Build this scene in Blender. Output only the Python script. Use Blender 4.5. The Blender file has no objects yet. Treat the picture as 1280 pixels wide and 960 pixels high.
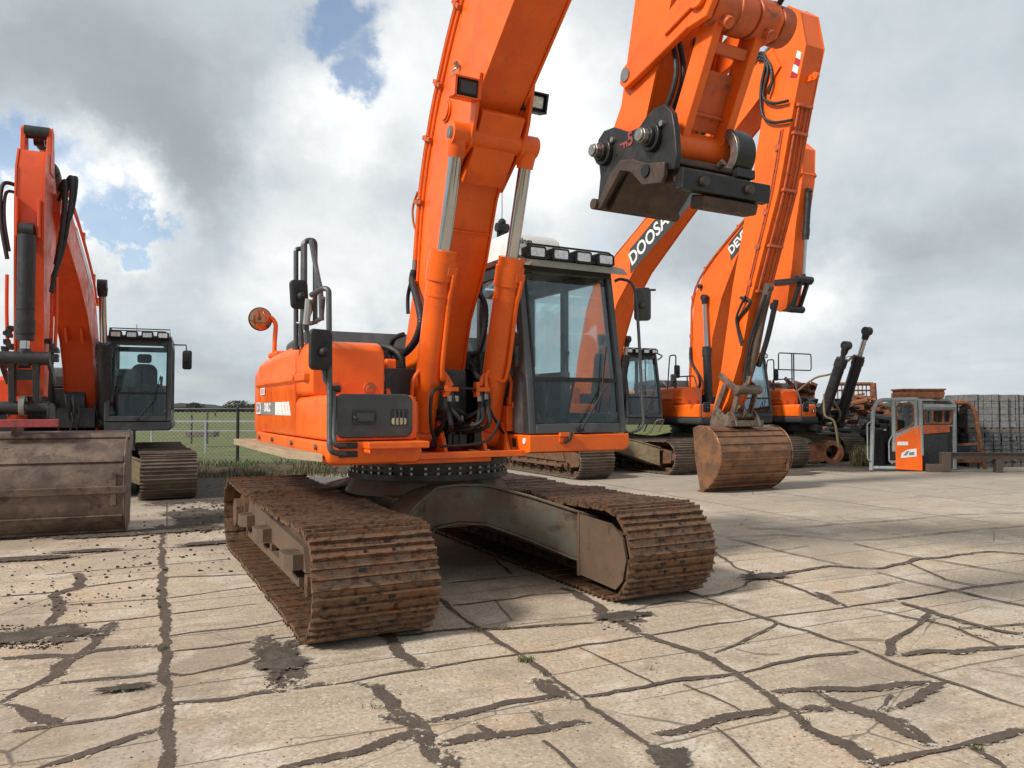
import bpy, bmesh, math, random
from mathutils import Vector, Matrix, noise as mnoise
random.seed(7)
R = math.radians
sc = bpy.context.scene
col = sc.collection
PI = math.pi

# ------------------------------------------------------------------ survey of the yard (metres, camera height 1.6)
FPX = 950.; CAMH = 1.6; PITCH = math.atan(30/FPX)
def ray(u, v):
    x = (u-640)/FPX; z = (480-v)/FPX
    c, s = math.cos(PITCH), math.sin(PITCH)
    return (x, c-z*s, s+z*c)
def ground(u, v, z=0.):
    r = ray(u, v); t = (z-CAMH)/r[2]
    return (r[0]*t, r[1]*t)
class Site:
    """local frame of a machine: x forward, y to its left"""
    def __init__(s, cx, cy, yaw):
        s.c = (cx, cy); s.yaw = yaw; a = R(yaw)
        s.F = (math.sin(a), -math.cos(a)); s.L = (math.cos(a), math.sin(a))
    def loc(s, p):
        dx, dy = p[0]-s.c[0], p[1]-s.c[1]
        return (dx*s.F[0]+dy*s.F[1], dx*s.L[0]+dy*s.L[1])
    def aty(s, u, v, y):
        r = ray(u, v); k = r[0]*s.L[0]+r[1]*s.L[1]; c = s.c[0]*s.L[0]+s.c[1]*s.L[1]
        t = (y+c)/k
        return (s.loc((r[0]*t, r[1]*t))[0], y, CAMH+r[2]*t)
    def atx(s, u, v, x):
        r = ray(u, v); k = r[0]*s.F[0]+r[1]*s.F[1]; c = s.c[0]*s.F[0]+s.c[1]*s.F[1]
        t = (x+c)/k
        return (x, s.loc((r[0]*t, r[1]*t))[1], CAMH+r[2]*t)
    def w(s, x, y): return (s.c[0]+x*s.F[0]+y*s.L[0], s.c[1]+x*s.F[1]+y*s.L[1])

# ------------------------------------------------------------------ materials
def nt(m): return m.node_tree.nodes, m.node_tree.links
def mat(name, base, rough=.5, metal=0., c2=None, c3=None, scale=6., amt=.5, amt3=.35, bump=.0, bscale=40., stretch=None, coat=0., rvar=.15, spec=.5, wob=3.):
    m = bpy.data.materials.new(name); m.use_nodes = True
    N, Lk = nt(m); b = N['Principled BSDF']
    b.inputs['Metallic'].default_value = metal
    b.inputs['Specular IOR Level'].default_value = spec
    if coat: b.inputs['Coat Weight'].default_value = coat; b.inputs['Coat Roughness'].default_value = .12
    tc = N.new('ShaderNodeTexCoord'); mp = N.new('ShaderNodeMapping'); Lk.new(tc.outputs['Object'], mp.inputs['Vector'])
    if stretch: mp.inputs['Scale'].default_value = stretch
    def nz(sc_, det=6., ro=.6, off=0.):
        n = N.new('ShaderNodeTexNoise'); n.inputs['Scale'].default_value = sc_; n.inputs['Detail'].default_value = det
        n.inputs['Roughness'].default_value = ro
        if off:
            mo = N.new('ShaderNodeMapping'); mo.inputs['Location'].default_value = (off, off*.7, off*1.3)
            Lk.new(mp.outputs[0], mo.inputs[0]); Lk.new(mo.outputs[0], n.inputs['Vector'])
        else: Lk.new(mp.outputs[0], n.inputs['Vector'])
        return n
    def ramp(src, a, bb):
        r = N.new('ShaderNodeMapRange'); r.inputs[1].default_value = a; r.inputs[2].default_value = bb
        Lk.new(src, r.inputs[0]); return r
    def mix(f, a, c):
        x = N.new('ShaderNodeMix'); x.data_type = 'RGBA'
        Lk.new(f, x.inputs[0])
        if isinstance(a, tuple): x.inputs[6].default_value = (*a, 1)
        else: Lk.new(a, x.inputs[6])
        if isinstance(c, tuple): x.inputs[7].default_value = (*c, 1)
        else: Lk.new(c, x.inputs[7])
        return x
    n1 = nz(scale)
    dim = tuple(c*.82 for c in base)
    cur = mix(ramp(n1.outputs[0], .3, .7).outputs[0], dim, base).outputs[2]
    if c2:
        n2 = nz(scale*1.7, 9., .68, 3.1)
        cur = mix(ramp(n2.outputs[0], 1-amt-.08, 1-amt+.1).outputs[0], cur, c2).outputs[2]
    if c3:
        n3 = nz(scale*wob, 9., .7, 7.7)
        cur = mix(ramp(n3.outputs[0], 1-amt3-.05, 1-amt3+.06).outputs[0], cur, c3).outputs[2]
    Lk.new(cur, b.inputs['Base Color'])
    rr = N.new('ShaderNodeMapRange'); rr.inputs[3].default_value = max(.02, rough-rvar); rr.inputs[4].default_value = min(1, rough+rvar)
    rr.inputs[1].default_value = .3; rr.inputs[2].default_value = .7
    n4 = nz(scale*2.3, 6., .6, 1.3); Lk.new(n4.outputs[0], rr.inputs[0]); Lk.new(rr.outputs[0], b.inputs['Roughness'])
    if bump:
        nb = nz(bscale, 6., .6, 5.5); bp = N.new('ShaderNodeBump'); bp.inputs['Strength'].default_value = bump; bp.inputs['Distance'].default_value = .01
        Lk.new(nb.outputs[0], bp.inputs['Height']); Lk.new(bp.outputs[0], b.inputs['Normal'])
    return m
ORANGE = mat('orange_paint', (.86, .140, .010), .36, c2=(.68, .095, .010), c3=(.40, .12, .045), scale=1.8, amt=.44, amt3=.36, bump=.05, bscale=6, spec=.42, wob=9)
ORANGE2 = mat('orange_paint_newer', (.88, .145, .010), .36, c2=(.72, .105, .012), c3=(.42, .13, .045), scale=1.3, amt=.42, amt3=.34, bump=.04, bscale=5, spec=.42, wob=10)
ORANGE3 = mat('orange_paint_faded', (.72, .080, .010), .45, c2=(.52, .06, .018), c3=(.16, .05, .03), scale=2., amt=.38, amt3=.28, bump=.05, bscale=8, wob=8)
ORANGED = mat('orange_paint_worn', (.60, .11, .025), .5, c2=(.3, .08, .03), c3=(.05, .03, .02), scale=4., amt=.45, amt3=.38, bump=.2, bscale=20, wob=3)
RUST = mat('rusty_shoe_steel', (.205, .128, .080), .40, .45, c2=(.225, .092, .038), c3=(.075, .040, .027), scale=6., amt=.46, amt3=.46, bump=.9, bscale=38, stretch=(1, .7, 1), wob=3.2)
RUST2 = mat('muddy_shoe_steel', (.15, .115, .085), .75, .2, c2=(.085, .05, .035), c3=(.24, .19, .145), scale=3., amt=.45, amt3=.40, bump=.4, bscale=26, stretch=(1, .35, 1), wob=2.4)
RUSTIN = mat('track_inner_rust', (.14, .082, .052), .7, .25, c2=(.19, .088, .04), c3=(.035, .022, .016), scale=4, amt=.47, amt3=.42, bump=.35, bscale=30)
FRAMEB = mat('track_frame_rust', (.15, .092, .06), .6, .15, c2=(.12, .085, .06), c3=(.06, .035, .022), scale=3., amt=.50, amt3=.38, bump=.3, bscale=24, wob=2)
FRAMEG = mat('undercarriage_paint', (.125, .12, .092), .5, .1, c2=(.12, .068, .042), c3=(.06, .035, .022), scale=2.2, amt=.50, amt3=.40, bump=.25, bscale=24, wob=2)
BUCKET = mat('bucket_steel', (.20, .105, .062), .42, .45, c2=(.30, .145, .07), c3=(.10, .055, .037), scale=2.4, amt=.48, amt3=.40, bump=.3, bscale=30, stretch=(1, .7, 1), wob=2.2)
BUCKETM = mat('bucket_muddy_steel', (.118, .084, .064), .55, .25, c2=(.185, .135, .10), c3=(.075, .042, .038), scale=2.6, amt=.48, amt3=.43, bump=.4, bscale=30, stretch=(1, .75, 1), wob=2.5)
DGREY = mat('charcoal_panel', (.045, .048, .052), .42, c2=(.07, .072, .074), c3=(.12, .11, .10), scale=2.5, amt=.42, amt3=.24, bump=.03, wob=8)
CABG = mat('cab_grey_paint', (.058, .060, .062), .36, c2=(.085, .086, .084), c3=(.06, .05, .042), scale=2.2, amt=.4, amt3=.28, bump=.02, coat=.2, wob=7)
BLACK = mat('black_steel', (.018, .018, .02), .45, c2=(.04, .038, .036), c3=(.07, .06, .05), scale=5, amt=.4, amt3=.25, bump=.1)
RUBBER = mat('black_rubber', (.012, .012, .013), .6, c2=(.03, .028, .026), scale=9, amt=.35)
COUPL = mat('coupler_black_steel', (.028, .027, .027), .38, .4, c2=(.06, .045, .038), c3=(.10, .055, .035), scale=4, amt=.42, amt3=.3, bump=.3, bscale=18)
COUPR = mat('coupler_rusty_steel', (.065, .045, .037), .55, .3, c2=(.10, .058, .035), c3=(.03, .02, .016), scale=6, amt=.45, amt3=.4, bump=.4, bscale=18)
CHROME = mat('polished_rod', (.55, .56, .57), .16, 1., scale=3, rvar=.05)
STEEL = mat('bare_steel', (.35, .34, .31), .35, .8, c2=(.2, .17, .13), scale=12, amt=.4, bump=.1)
TUBEG = mat('dark_tube_paint', (.055, .058, .06), .4, c2=(.09, .09, .088), scale=6, amt=.4)
WHITE = mat('white_plastic', (.72, .72, .70), .45, c2=(.58, .57, .54), c3=(.4, .38, .34), scale=3, amt=.4, amt3=.22)
BEIGE = mat('visor_beige', (.30, .285, .22), .5, c2=(.2, .19, .15), scale=5, amt=.4, bump=.05)
PINK = mat('faded_roof_orange', (.55, .17, .09), .5, scale=4)
LENS = mat('lamp_lens', (.6, .62, .62), .1, .3, c2=(.85, .86, .85), scale=22, amt=.5)
LAMPY = mat('lamp_lens_yellow', (.55, .5, .3), .2, scale=10)
PALW = mat('grey_pallet_wood', (.13, .11, .09), .9, c2=(.08, .07, .06), scale=6, amt=.45)
WOOD = mat('weathered_wood', (.36, .27, .17), .8, c2=(.24, .17, .11), c3=(.12, .085, .06), scale=5, amt=.45, amt3=.33, bump=.35, bscale=30, stretch=(.25, 3, 3))
SEAT = mat('seat_fabric', (.025, .027, .03), .85, c2=(.05, .05, .05), scale=20, amt=.4)
BLUE = mat('interior_plastic', (.07, .075, .08), .6, scale=8)
DECALW = mat('white_decal', (.78, .78, .77), .45, c2=(.6, .6, .58), scale=6, amt=.35)
DECALG = mat('grey_decal', (.22, .22, .22), .45, scale=6)
DECALR = mat('red_decal', (.45, .02, .03), .45, scale=6)
REDP = mat('faded_red_paint', (.40, .045, .055), .6, c2=(.16, .05, .045), scale=9, amt=.5, bump=.2)
GALV = mat('galvanised_steel', (.42, .44, .45), .45, .5, c2=(.3, .31, .31), scale=10, amt=.4)
BURNT = mat('burnt_rust', (.17, .062, .03), .85, .1, c2=(.25, .105, .05), c3=(.05, .03, .022), scale=5, amt=.48, amt3=.38, bump=.4, bscale=20)
SHELLG = mat('shell_grey_primer', (.27, .29, .29), .65, c2=(.17, .18, .175), c3=(.2, .1, .06), scale=4, amt=.42, amt3=.3, bump=.2)
PAVER = mat('concrete_paver', (.19, .19, .187), .9, c2=(.11, .11, .108), c3=(.36, .36, .35), scale=3.5, amt=.48, amt3=.36, bump=.5, bscale=14, stretch=(1, 1, 2))
PAVERD = mat('dark_concrete_paver', (.06, .064, .068), .9, c2=(.15, .155, .16), c3=(.04, .042, .045), scale=3.5, amt=.45, amt3=.40, bump=.5, bscale=14, stretch=(1, 1, 3))
BEAM = mat('brown_steel_beam', (.12, .09, .07), .7, .15, c2=(.17, .11, .07), scale=5, amt=.42, bump=.2)
GREASE_HOLE = mat('black_grease_and_hole_shade', (.006, .006, .006), .35, scale=9)
YELLW = mat('yellowed_steel', (.20, .155, .085), .6, c2=(.12, .08, .05), scale=6, amt=.45, bump=.2)
HEDGE = mat('far_hedge', (.035, .045, .03), 1., c2=(.06, .07, .05), scale=.2, amt=.45)
BARK = mat('bark', (.07, .055, .045), .9, scale=8)
LEAFM = mat('tree_leaves', (.05, .062, .035), .9, c2=(.08, .085, .05), scale=.6, amt=.5)

def glass(name, tint, refl=1.):
    m = bpy.data.materials.new(name); m.use_nodes = True; N, Lk = nt(m)
    N.remove(N['Principled BSDF']); out = N['Material Output']
    t = N.new('ShaderNodeBsdfTransparent'); t.inputs[0].default_value = (*tint, 1)
    g = N.new('ShaderNodeBsdfGlossy'); g.inputs['Roughness'].default_value = .03; g.inputs[0].default_value = (.9, .95, 1, 1)
    fr = N.new('ShaderNodeFresnel'); fr.inputs[0].default_value = 1.5
    # dusty streaks
    tc = N.new('ShaderNodeTexCoord'); nz = N.new('ShaderNodeTexNoise'); nz.inputs['Scale'].default_value = 3; nz.inputs['Detail'].default_value = 6
    mp = N.new('ShaderNodeMapping'); mp.inputs['Scale'].default_value = (1, 3, .7); mp.inputs['Rotation'].default_value = (.7, 0, 0)
    Lk.new(tc.outputs['Object'], mp.inputs[0]); Lk.new(mp.outputs[0], nz.inputs['Vector'])
    d = N.new('ShaderNodeBsdfDiffuse'); d.inputs[0].default_value = (.5, .55, .6, 1)
    mr = N.new('ShaderNodeMapRange'); mr.inputs[1].default_value = .5; mr.inputs[2].default_value = .75; mr.inputs[4].default_value = .055
    mr.inputs[3].default_value = .004
    Lk.new(nz.outputs[0], mr.inputs[0])
    ml = N.new('ShaderNodeMath'); ml.operation = 'MULTIPLY_ADD'; ml.inputs[1].default_value = refl; ml.inputs[2].default_value = .0
    Lk.new(fr.outputs[0], ml.inputs[0])
    m1 = N.new('ShaderNodeMixShader'); Lk.new(mr.outputs[0], m1.inputs[0]); Lk.new(t.outputs[0], m1.inputs[1]); Lk.new(d.outputs[0], m1.inputs[2])
    m2 = N.new('ShaderNodeMixShader'); Lk.new(ml.outputs[0], m2.inputs[0]); Lk.new(m1.outputs[0], m2.inputs[1]); Lk.new(g.outputs[0], m2.inputs[2])
    Lk.new(m2.outputs[0], out.inputs[0]); return m
GLASS = glass('cab_glass', (.88, .95, .95), .6)
GLASSD = glass('cab_glass_dark', (.74, .81, .81), .7)
MIRR = mat('mirror_glass_silver', (.6, .62, .64), .06, 1., scale=2, rvar=.02)

# ------------------------------------------------------------------ mesh helpers
SPLIT = {'hydraulic_hose', 'pipe_clamp', 'link_web', 'link_pin', 'cylinder_bracket', 'handrail', 'grab_handle', 'corrugated_hose', 'access_step', 'hanger_plate', 'grease_pipe', 'clamp', 'rail_bracket', 'wiper', 'strapping', 'lug'}
def V(*a): return Vector(a)
class MB:
    def __init__(s): s.bm = bmesh.new(); s.mi = 0
    def _f(s, vs):
        try:
            f = s.bm.faces.new(vs); f.material_index = s.mi; return f
        except ValueError: return None
    def m(s, i): s.mi = i; return s
    def hull8(s, p):   # p: 8 points bottom 4 (ccw), top 4
        v = [s.bm.verts.new(q) for q in p]
        for f in ((3, 2, 1, 0), (4, 5, 6, 7), (0, 1, 5, 4), (1, 2, 6, 5), (2, 3, 7, 6), (3, 0, 4, 7)): s._f([v[i] for i in f])
        return s
    def box(s, x0, x1, y0, y1, z0, z1, M=None):
        p = [(x0, y0, z0), (x1, y0, z0), (x1, y1, z0), (x0, y1, z0), (x0, y0, z1), (x1, y0, z1), (x1, y1, z1), (x0, y1, z1)]
        if M: p = [M @ Vector(q) for q in p]
        return s.hull8(p)
    def prism(s, pts, a0, a1, axis='y', M=None):
        def mk(q, a):
            r = {'y': (q[0], a, q[1]), 'x': (a, q[0], q[1]), 'z': (q[0], q[1], a)}[axis]
            return M @ Vector(r) if M else r
        v0 = [s.bm.verts.new(mk(q, a0)) for q in pts]; v1 = [s.bm.verts.new(mk(q, a1)) for q in pts]
        s._f(v0); s._f(v1[::-1]); n = len(pts)
        for i in range(n): j = (i+1) % n; s._f([v0[j], v0[i], v1[i], v1[j]])
        return s
    def cyl(s, p0, p1, r0, r1=None, seg=20, cap=True):
        p0, p1 = Vector(p0), Vector(p1); r1 = r0 if r1 is None else r1
        d = (p1-p0).normalized(); a = d.orthogonal().normalized(); b = d.cross(a)
        A = [s.bm.verts.new(p0+(a*math.cos(t)+b*math.sin(t))*r0) for t in [2*PI*i/seg for i in range(seg)]]
        B = [s.bm.verts.new(p1+(a*math.cos(t)+b*math.sin(t))*r1) for t in [2*PI*i/seg for i in range(seg)]]
        for i in range(seg): j = (i+1) % seg; s._f([A[i], A[j], B[j], B[i]])
        if cap: s._f(A[::-1]); s._f(B)
        return s
    def ring(s, p0, p1, ro, ri, seg=28):
        p0, p1 = Vector(p0), Vector(p1); d = (p1-p0).normalized(); a = d.orthogonal().normalized(); b = d.cross(a)
        def c(p, r): return [s.bm.verts.new(p+(a*math.cos(2*PI*i/seg)+b*math.sin(2*PI*i/seg))*r) for i in range(seg)]
        A, B, Cc, D = c(p0, ro), c(p1, ro), c(p0, ri), c(p1, ri)
        for i in range(seg):
            j = (i+1) % seg
            s._f([A[i], A[j], B[j], B[i]]); s._f([D[i], D[j], Cc[j], Cc[i]]); s._f([B[i], B[j], D[j], D[i]]); s._f([Cc[i], Cc[j], A[j], A[i]])
        return s
    def tube(s, pts, r, seg=8, smooth=0, cap=True, ribs=0):
        P = [Vector(p) for p in pts]
        if smooth:
            Q = []
            n = len(P)
            for i in range(n-1):
                a = P[max(i-1, 0)]; b = P[i]; c = P[i+1]; d = P[min(i+2, n-1)]
                for k in range(smooth):
                    t = k/smooth
                    Q.append(.5*((2*b)+(-a+c)*t+(2*a-5*b+4*c-d)*t*t+(-a+3*b-3*c+d)*t**3))
            Q.append(P[-1]); P = Q
        prev = None; up = None
        for i, p in enumerate(P):
            d = (P[min(i+1, len(P)-1)]-P[max(i-1, 0)])
            if d.length < 1e-6: continue
            d.normalize()
            if up is None: up = d.orthogonal().normalized()
            a = (up-d*up.dot(d))
            a = a.normalized() if a.length > 1e-4 else d.orthogonal().normalized()
            up = a; b = d.cross(a)
            # widen at sharp bends to keep the section
            rr = r*(1.12 if (ribs and i % 2) else 1)
            cur = [s.bm.verts.new(p+(a*math.cos(2*PI*k/seg)+b*math.sin(2*PI*k/seg))*rr) for k in range(seg)]
            if prev:
                for k in range(seg): j = (k+1) % seg; s._f([prev[k], prev[j], cur[j], cur[k]])
            elif cap: s._f(cur[::-1])
            prev = cur
        if cap and prev: s._f(prev)
        return s
    def bar(s, p0, p1, w, h, side=None):
        """rectangular bar from p0 to p1; w along side vector, h across"""
        p0, p1 = Vector(p0), Vector(p1); d = (p1-p0).normalized()
        sd = Vector(side) if side else Vector((0, 1, 0))
        sd = (sd-d*sd.dot(d)); sd = sd.normalized() if sd.length > 1e-4 else d.orthogonal().normalized()
        u = d.cross(sd)
        q = []
        for p in (p0, p1):
            q += [p-sd*w/2-u*h/2, p+sd*w/2-u*h/2, p+sd*w/2+u*h/2, p-sd*w/2+u*h/2]
        return s.hull8(q)
    def loft(s, rings, cap=True):
        prev = None
        for rg in rings:
            cur = [s.bm.verts.new(q) for q in rg]
            if prev:
                n = len(cur)
                for k in range(n): j = (k+1) % n; s._f([prev[k], prev[j], cur[j], cur[k]])
            elif cap: s._f(cur[::-1])
            prev = cur
        if cap: s._f(prev)
        return s
    def sphere(s, c, r, sx=1, sy=1, sz=1, seg=12, M=None):
        T = Matrix.Translation(Vector(c)) @ (M or Matrix.Identity(4)) @ Matrix.Diagonal((sx, sy, sz, 1))
        g = bmesh.ops.create_uvsphere(s.bm, u_segments=seg, v_segments=seg//2+1, radius=r, matrix=T)
        for v in g['verts']:
            for f in v.link_faces: f.material_index = s.mi
        return s
    def build(s, name, mats, parent=None, bevel=0., seg=2, smooth=True, ang=35, loc=None, rz=0.):
        if name in SPLIT and not getattr(s, 'whole', False):
            seen = set(); comps = []
            for f in s.bm.faces:
                if f in seen: continue
                st = [f]; seen.add(f); comp = []
                while st:
                    q = st.pop(); comp.append(q)
                    for e_ in q.edges:
                        for h in e_.link_faces:
                            if h not in seen: seen.add(h); st.append(h)
                comps.append(comp)
            if len(comps) > 1:
                last = None
                for comp in comps:
                    n_ = MB(); mp_ = {}
                    for f in comp:
                        for v in f.verts:
                            if v not in mp_: mp_[v] = n_.bm.verts.new(v.co)
                    for f in comp: n_.mi = f.material_index; n_._f([mp_[v] for v in f.verts])
                    n_.whole = True; last = n_.build(name, mats, parent, bevel, seg, smooth, ang, loc, rz)
                s.bm.free(); return last
        me = bpy.data.meshes.new(name)
        bmesh.ops.recalc_face_normals(s.bm, faces=s.bm.faces)
        s.bm.to_mesh(me); s.bm.free()
        for m_ in (mats if isinstance(mats, (list, tuple)) else [mats]): me.materials.append(m_)
        if smooth:
            me.shade_smooth(); me.set_sharp_from_angle(angle=R(ang))
        o = bpy.data.objects.new(name, me); col.objects.link(o)
        if parent: o.parent = parent
        if loc: o.location = loc
        if rz: o.rotation_euler.z = rz
        if bevel:
            b = o.modifiers.new('bevel', 'BEVEL'); b.width = bevel; b.segments = seg; b.limit_method = 'ANGLE'; b.angle_limit = R(40); b.harden_normals = True
        return o
def tag(o, label=None, cat=None, group=None, kind=None):
    if label: o['label'] = label
    if cat: o['category'] = cat
    if group: o['group'] = group
    if kind: o['kind'] = kind
    return o
def empty(name, loc, rz=0.):
    o = bpy.data.objects.new(name, None); o.location = loc; o.rotation_euler.z = rz; o.empty_display_size = .3
    col.objects.link(o); return o
def textobj(name, body, M, size, m, parent, extrude=.002, bold=.0, shear=0., spacing=1.):
    cu = bpy.data.curves.new(name, 'FONT'); cu.body = body; cu.size = size; cu.extrude = extrude; cu.offset = bold; cu.shear = shear
    cu.align_x = 'CENTER'; cu.align_y = 'CENTER'; cu.space_character = spacing; cu.resolution_u = 3
    t = bpy.data.objects.new(name+'_tmp', cu); col.objects.link(t)
    dg = bpy.context.evaluated_depsgraph_get(); me = bpy.data.meshes.new_from_object(t.evaluated_get(dg))
    col.objects.unlink(t); bpy.data.objects.remove(t)
    me.name = name; me.materials.clear(); me.materials.append(m)
    o = bpy.data.objects.new(name, me); col.objects.link(o); o.parent = parent; o.matrix_local = M
    return o
def frameM(origin, xdir, ydir):
    x = Vector(xdir).normalized(); z = x.cross(Vector(ydir)).normalized(); y = z.cross(x)
    m = Matrix((x, y, z)).transposed().to_4x4(); m.translation = Vector(origin); return m
def rrect(x0, x1, z0, z1, r, n=5, rs=None):
    rs = rs or (r, r, r, r); out = []
    for (cx, cz, a0, q) in ((x1, z0, -90, rs[0]), (x1, z1, 0, rs[1]), (x0, z1, 90, rs[2]), (x0, z0, 180, rs[3])):
        sx = -1 if cx == x1 else 1; sz = 1 if cz == z0 else -1
        for k in range(n+1):
            t = R(a0+90*k/n); out.append((cx+sx*q+q*math.cos(t), cz+sz*q+q*math.sin(t)))
    return out

# ------------------------------------------------------------------ crawler tracks
def make_track(root, side, y, off, mats, halfx=1.93, r=.475, width=1.0, detail=True):
    belt_m, in_m = mats
    kz = r/.475
    fr = MB()
    fr.prism([(a_, c_*kz) for a_, c_ in [(-halfx+.25, .24), (halfx-.55, .24), (halfx-.05, .30), (halfx-.02, .62), (halfx-.5, .72), (-halfx+.3, .72), (-halfx+.1, .5)]], -.22, .22)
    fr.prism([(a_, c_*kz) for a_, c_ in [(-halfx+.35, .42), (halfx-.6, .40), (halfx-.7, .62), (-halfx+.5, .70)]], -.27, .27)
    fr.box(-halfx+.6, halfx-.7, -.30, .30, .22*kz+.03, .34*kz)
    if detail:
        fr.prism([(halfx-.42, .13), (halfx+.12, .11), (halfx+.22, .20), (halfx+.27, .38), (halfx+.22, .54), (halfx+.05, .64), (halfx-.42, .66)], -side*.385-.012, -side*.385+.012)          # inner idler guard plate
        fr.box(halfx-.46, halfx-.42, -side*.36-.045, -side*.36+.045, .12, .68)
        for xx in (-1.25, -.25, 1.15):                                                # cast steps on the outer side
            stp = [(xx-.15, .0), (xx+.15, .0), (xx+.15, .13), (xx+.10, .19), (xx-.10, .19), (xx-.15, .13)]
            fr.prism([(p, side*(.22+q)) for p, q in stp], .35, .47, 'z')
            fr.prism([(p, side*(.23+q*.8)) for p, q in [(xx-.11, .03), (xx-.02, .03), (xx-.02, .17), (xx-.08, .17)]], .4705, .474, 'z')
    o = fr.build('track_frame', FRAMEB if detail else in_m, root, bevel=.012, loc=(off[0]-y*math.sin(off[2]), off[1]+y*math.cos(off[2]), 0), rz=off[2])
    if detail: pass
    # belt
    z0 = r; L1 = 2*halfx; per = 2*L1+2*PI*r
    n = round(per/.205)
    b = MB()
    for i in range(n):
        d = i*per/n
        if d < L1: x, z, t = -halfx+d, 0., 0.
        elif d < L1+PI*r: a = (d-L1)/r; x, z, t = halfx+r*math.sin(a), r-r*math.cos(a), a
        elif d < 2*L1+PI*r:
            e = d-L1-PI*r; x, z, t = halfx-e, 2*r, PI
            z -= .035*math.sin(PI*e/L1)*abs(math.sin(3*PI*e/L1))+.01
        else: a = (d-2*L1-PI*r)/r; x, z, t = -halfx-r*math.sin(a), r+r*math.cos(a), a+PI
        # local frame: T tangent, Nn inward
        T = Vector((math.cos(t), 0, math.sin(t))); Nn = Vector((-math.sin(t), 0, math.cos(t)))
        c = Vector((x, 0, z))+Nn*random.uniform(-.003, .003)
        T = (T+Nn*random.uniform(-.02, .02)).normalized(); Nn = Vector((-T.z, 0, T.x))
        w2 = width/2
        Mx = Matrix((T, Vector((0, 1, 0)), Nn)).transposed().to_4x4(); Mx.translation = c
        b.m(0)
        # one-piece shoe section: three grousers outside (n=0), plate inside
        g = .028
        sec = [(-.096, g), (-.091, 0), (-.079, 0), (-.070, g), (-.028, g), (-.021, .003), (-.010, .003), (-.002, g), (.040, g), (.047, .002), (.058, .002), (.066, g), (.106, g),
               (.106, g+.004), (.082, g+.005), (.079, g+.022), (-.083, g+.022), (-.096, g+.013)]
        jl, jr = random.uniform(-.009, .007), random.uniform(-.007, .009)
        b.prism(sec, -w2+jl, w2+jr, 'y', Mx)
        # chain links
        b.m(1)
        for yy in (-.09, .09):
            b.box(-.1, .1, yy-.022, yy+.022, g+.02, g+.115, Mx)
        b.cyl(Mx @ Vector((.1, -.13, g+.07)), Mx @ Vector((.1, .13, g+.07)), .024, seg=8)
        if detail:
            b.m(2)
            for yy in (-.10, .10):
                if (i+(yy > 0)) % 3: b.box(.008, .034, yy-.024, yy+.022, g-.0045, g-.001, Mx)  # flat black boxes paint the shade inside the shoe's holes; nothing is cut
                b.cyl(Mx @ Vector((-.048, yy+.03, g-.010)), Mx @ Vector((-.048, yy+.03, g)), .012, seg=6)
    b.build('track_belt', [belt_m, in_m, GREASE_HOLE], o, smooth=False)
    # rollers, idler, sprocket
    rl = MB()
    nr = 7
    for k in range(nr):
        xx = -halfx+.45+k*(2*halfx-.95)/(nr-1); zr = .222
        w = MB(); w.cyl((xx, -.17, zr), (xx, .17, zr), .075, seg=18); w.cyl((xx, -.22, zr), (xx, -.17, zr), .095, seg=18); w.cyl((xx, .17, zr), (xx, .22, zr), .095, seg=18); w.cyl((xx, -.29, zr+.01), (xx, .29, zr+.01), .05, seg=12); w.box(xx-.05, xx+.05, -.29, -.25, zr-.03, zr+.12); w.box(xx-.05, xx+.05, .25, .29, zr-.03, zr+.12)
        w.build('track_roller', in_m, o)
    w = MB(); w.cyl((halfx, -.10, r), (halfx, .10, r), r-.15, seg=32); w.cyl((halfx, -.04, r), (halfx, .04, r), r-.10, seg=32); w.cyl((halfx, -.2, r), (halfx, .2, r), .09, seg=16)
    w.build('idler_wheel', in_m, o, bevel=.01)
    w = MB(); pts = []
    for k in range(42):
        rr = (r-.155) if (k % 2) else (r-.105)
        pts.append((-halfx+rr*math.cos(2*PI*k/42), r+rr*math.sin(2*PI*k/42)))
    w.prism(pts, -.035, .035); w.cyl((-halfx, -.28, r), (-halfx, .28, r), .21, seg=24); w.cyl((-halfx, -.36, r), (-halfx, .36, r), .16, seg=24)
    w.build('drive_sprocket', in_m, o)
    return o

def hyd(root, p0, p1, frac, rt, rr, tube_m, rod_m, y=None, head=True, name='boom_cylinder', ports=False, label=None):
    """hydraulic cylinder with barrel, gland, rod and eyes from p0 to p1"""
    p0, p1 = Vector(p0), Vector(p1); d = (p1-p0); n = d.normalized(); q = p0+d*frac
    b = MB(); b.cyl(p0+n*rt*.6, q, rt, seg=28); b.cyl(q-n*.16, q+n*.02, rt*1.13, seg=28); b.cyl(q+n*.02, q+n*.10, rt*1.02, seg=28)
    b.cyl(q-n*.30, q-n*.285, rt*1.06, seg=28)
    b.cyl(p0-Vector((0, rt*.75, 0)), p0+Vector((0, rt*.75, 0)), rt*.95, seg=24)
    o = b.build(name, tube_m, root)
    if label: o['label'] = label
    r_ = MB(); r_.cyl(q+n*.05, p1-n*rt*.5, rr, seg=22); r_.build('rod', rod_m, o)
    e = MB(); e.cyl(p1-Vector((0, rt*.62, 0)), p1+Vector((0, rt*.62, 0)), rt*.82, seg=24); e.cyl(p1-n*rt*1.6, p1-n*rt*.4, rr*1.25, rr*1.5, seg=20)
    e.build('rod_eye', tube_m if rod_m is CHROME else tube_m, o)
    return o, q, n

def window_pane(cab, quad, m=GLASS, t=.006):
    a, b, c, d = [Vector(p) for p in quad]; n = (b-a).cross(d-a).normalized()*t
    w = MB(); w.hull8([a, b, c, d, a+n, b+n, c+n, d+n]); return w.build('window', m, cab, smooth=False)

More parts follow.
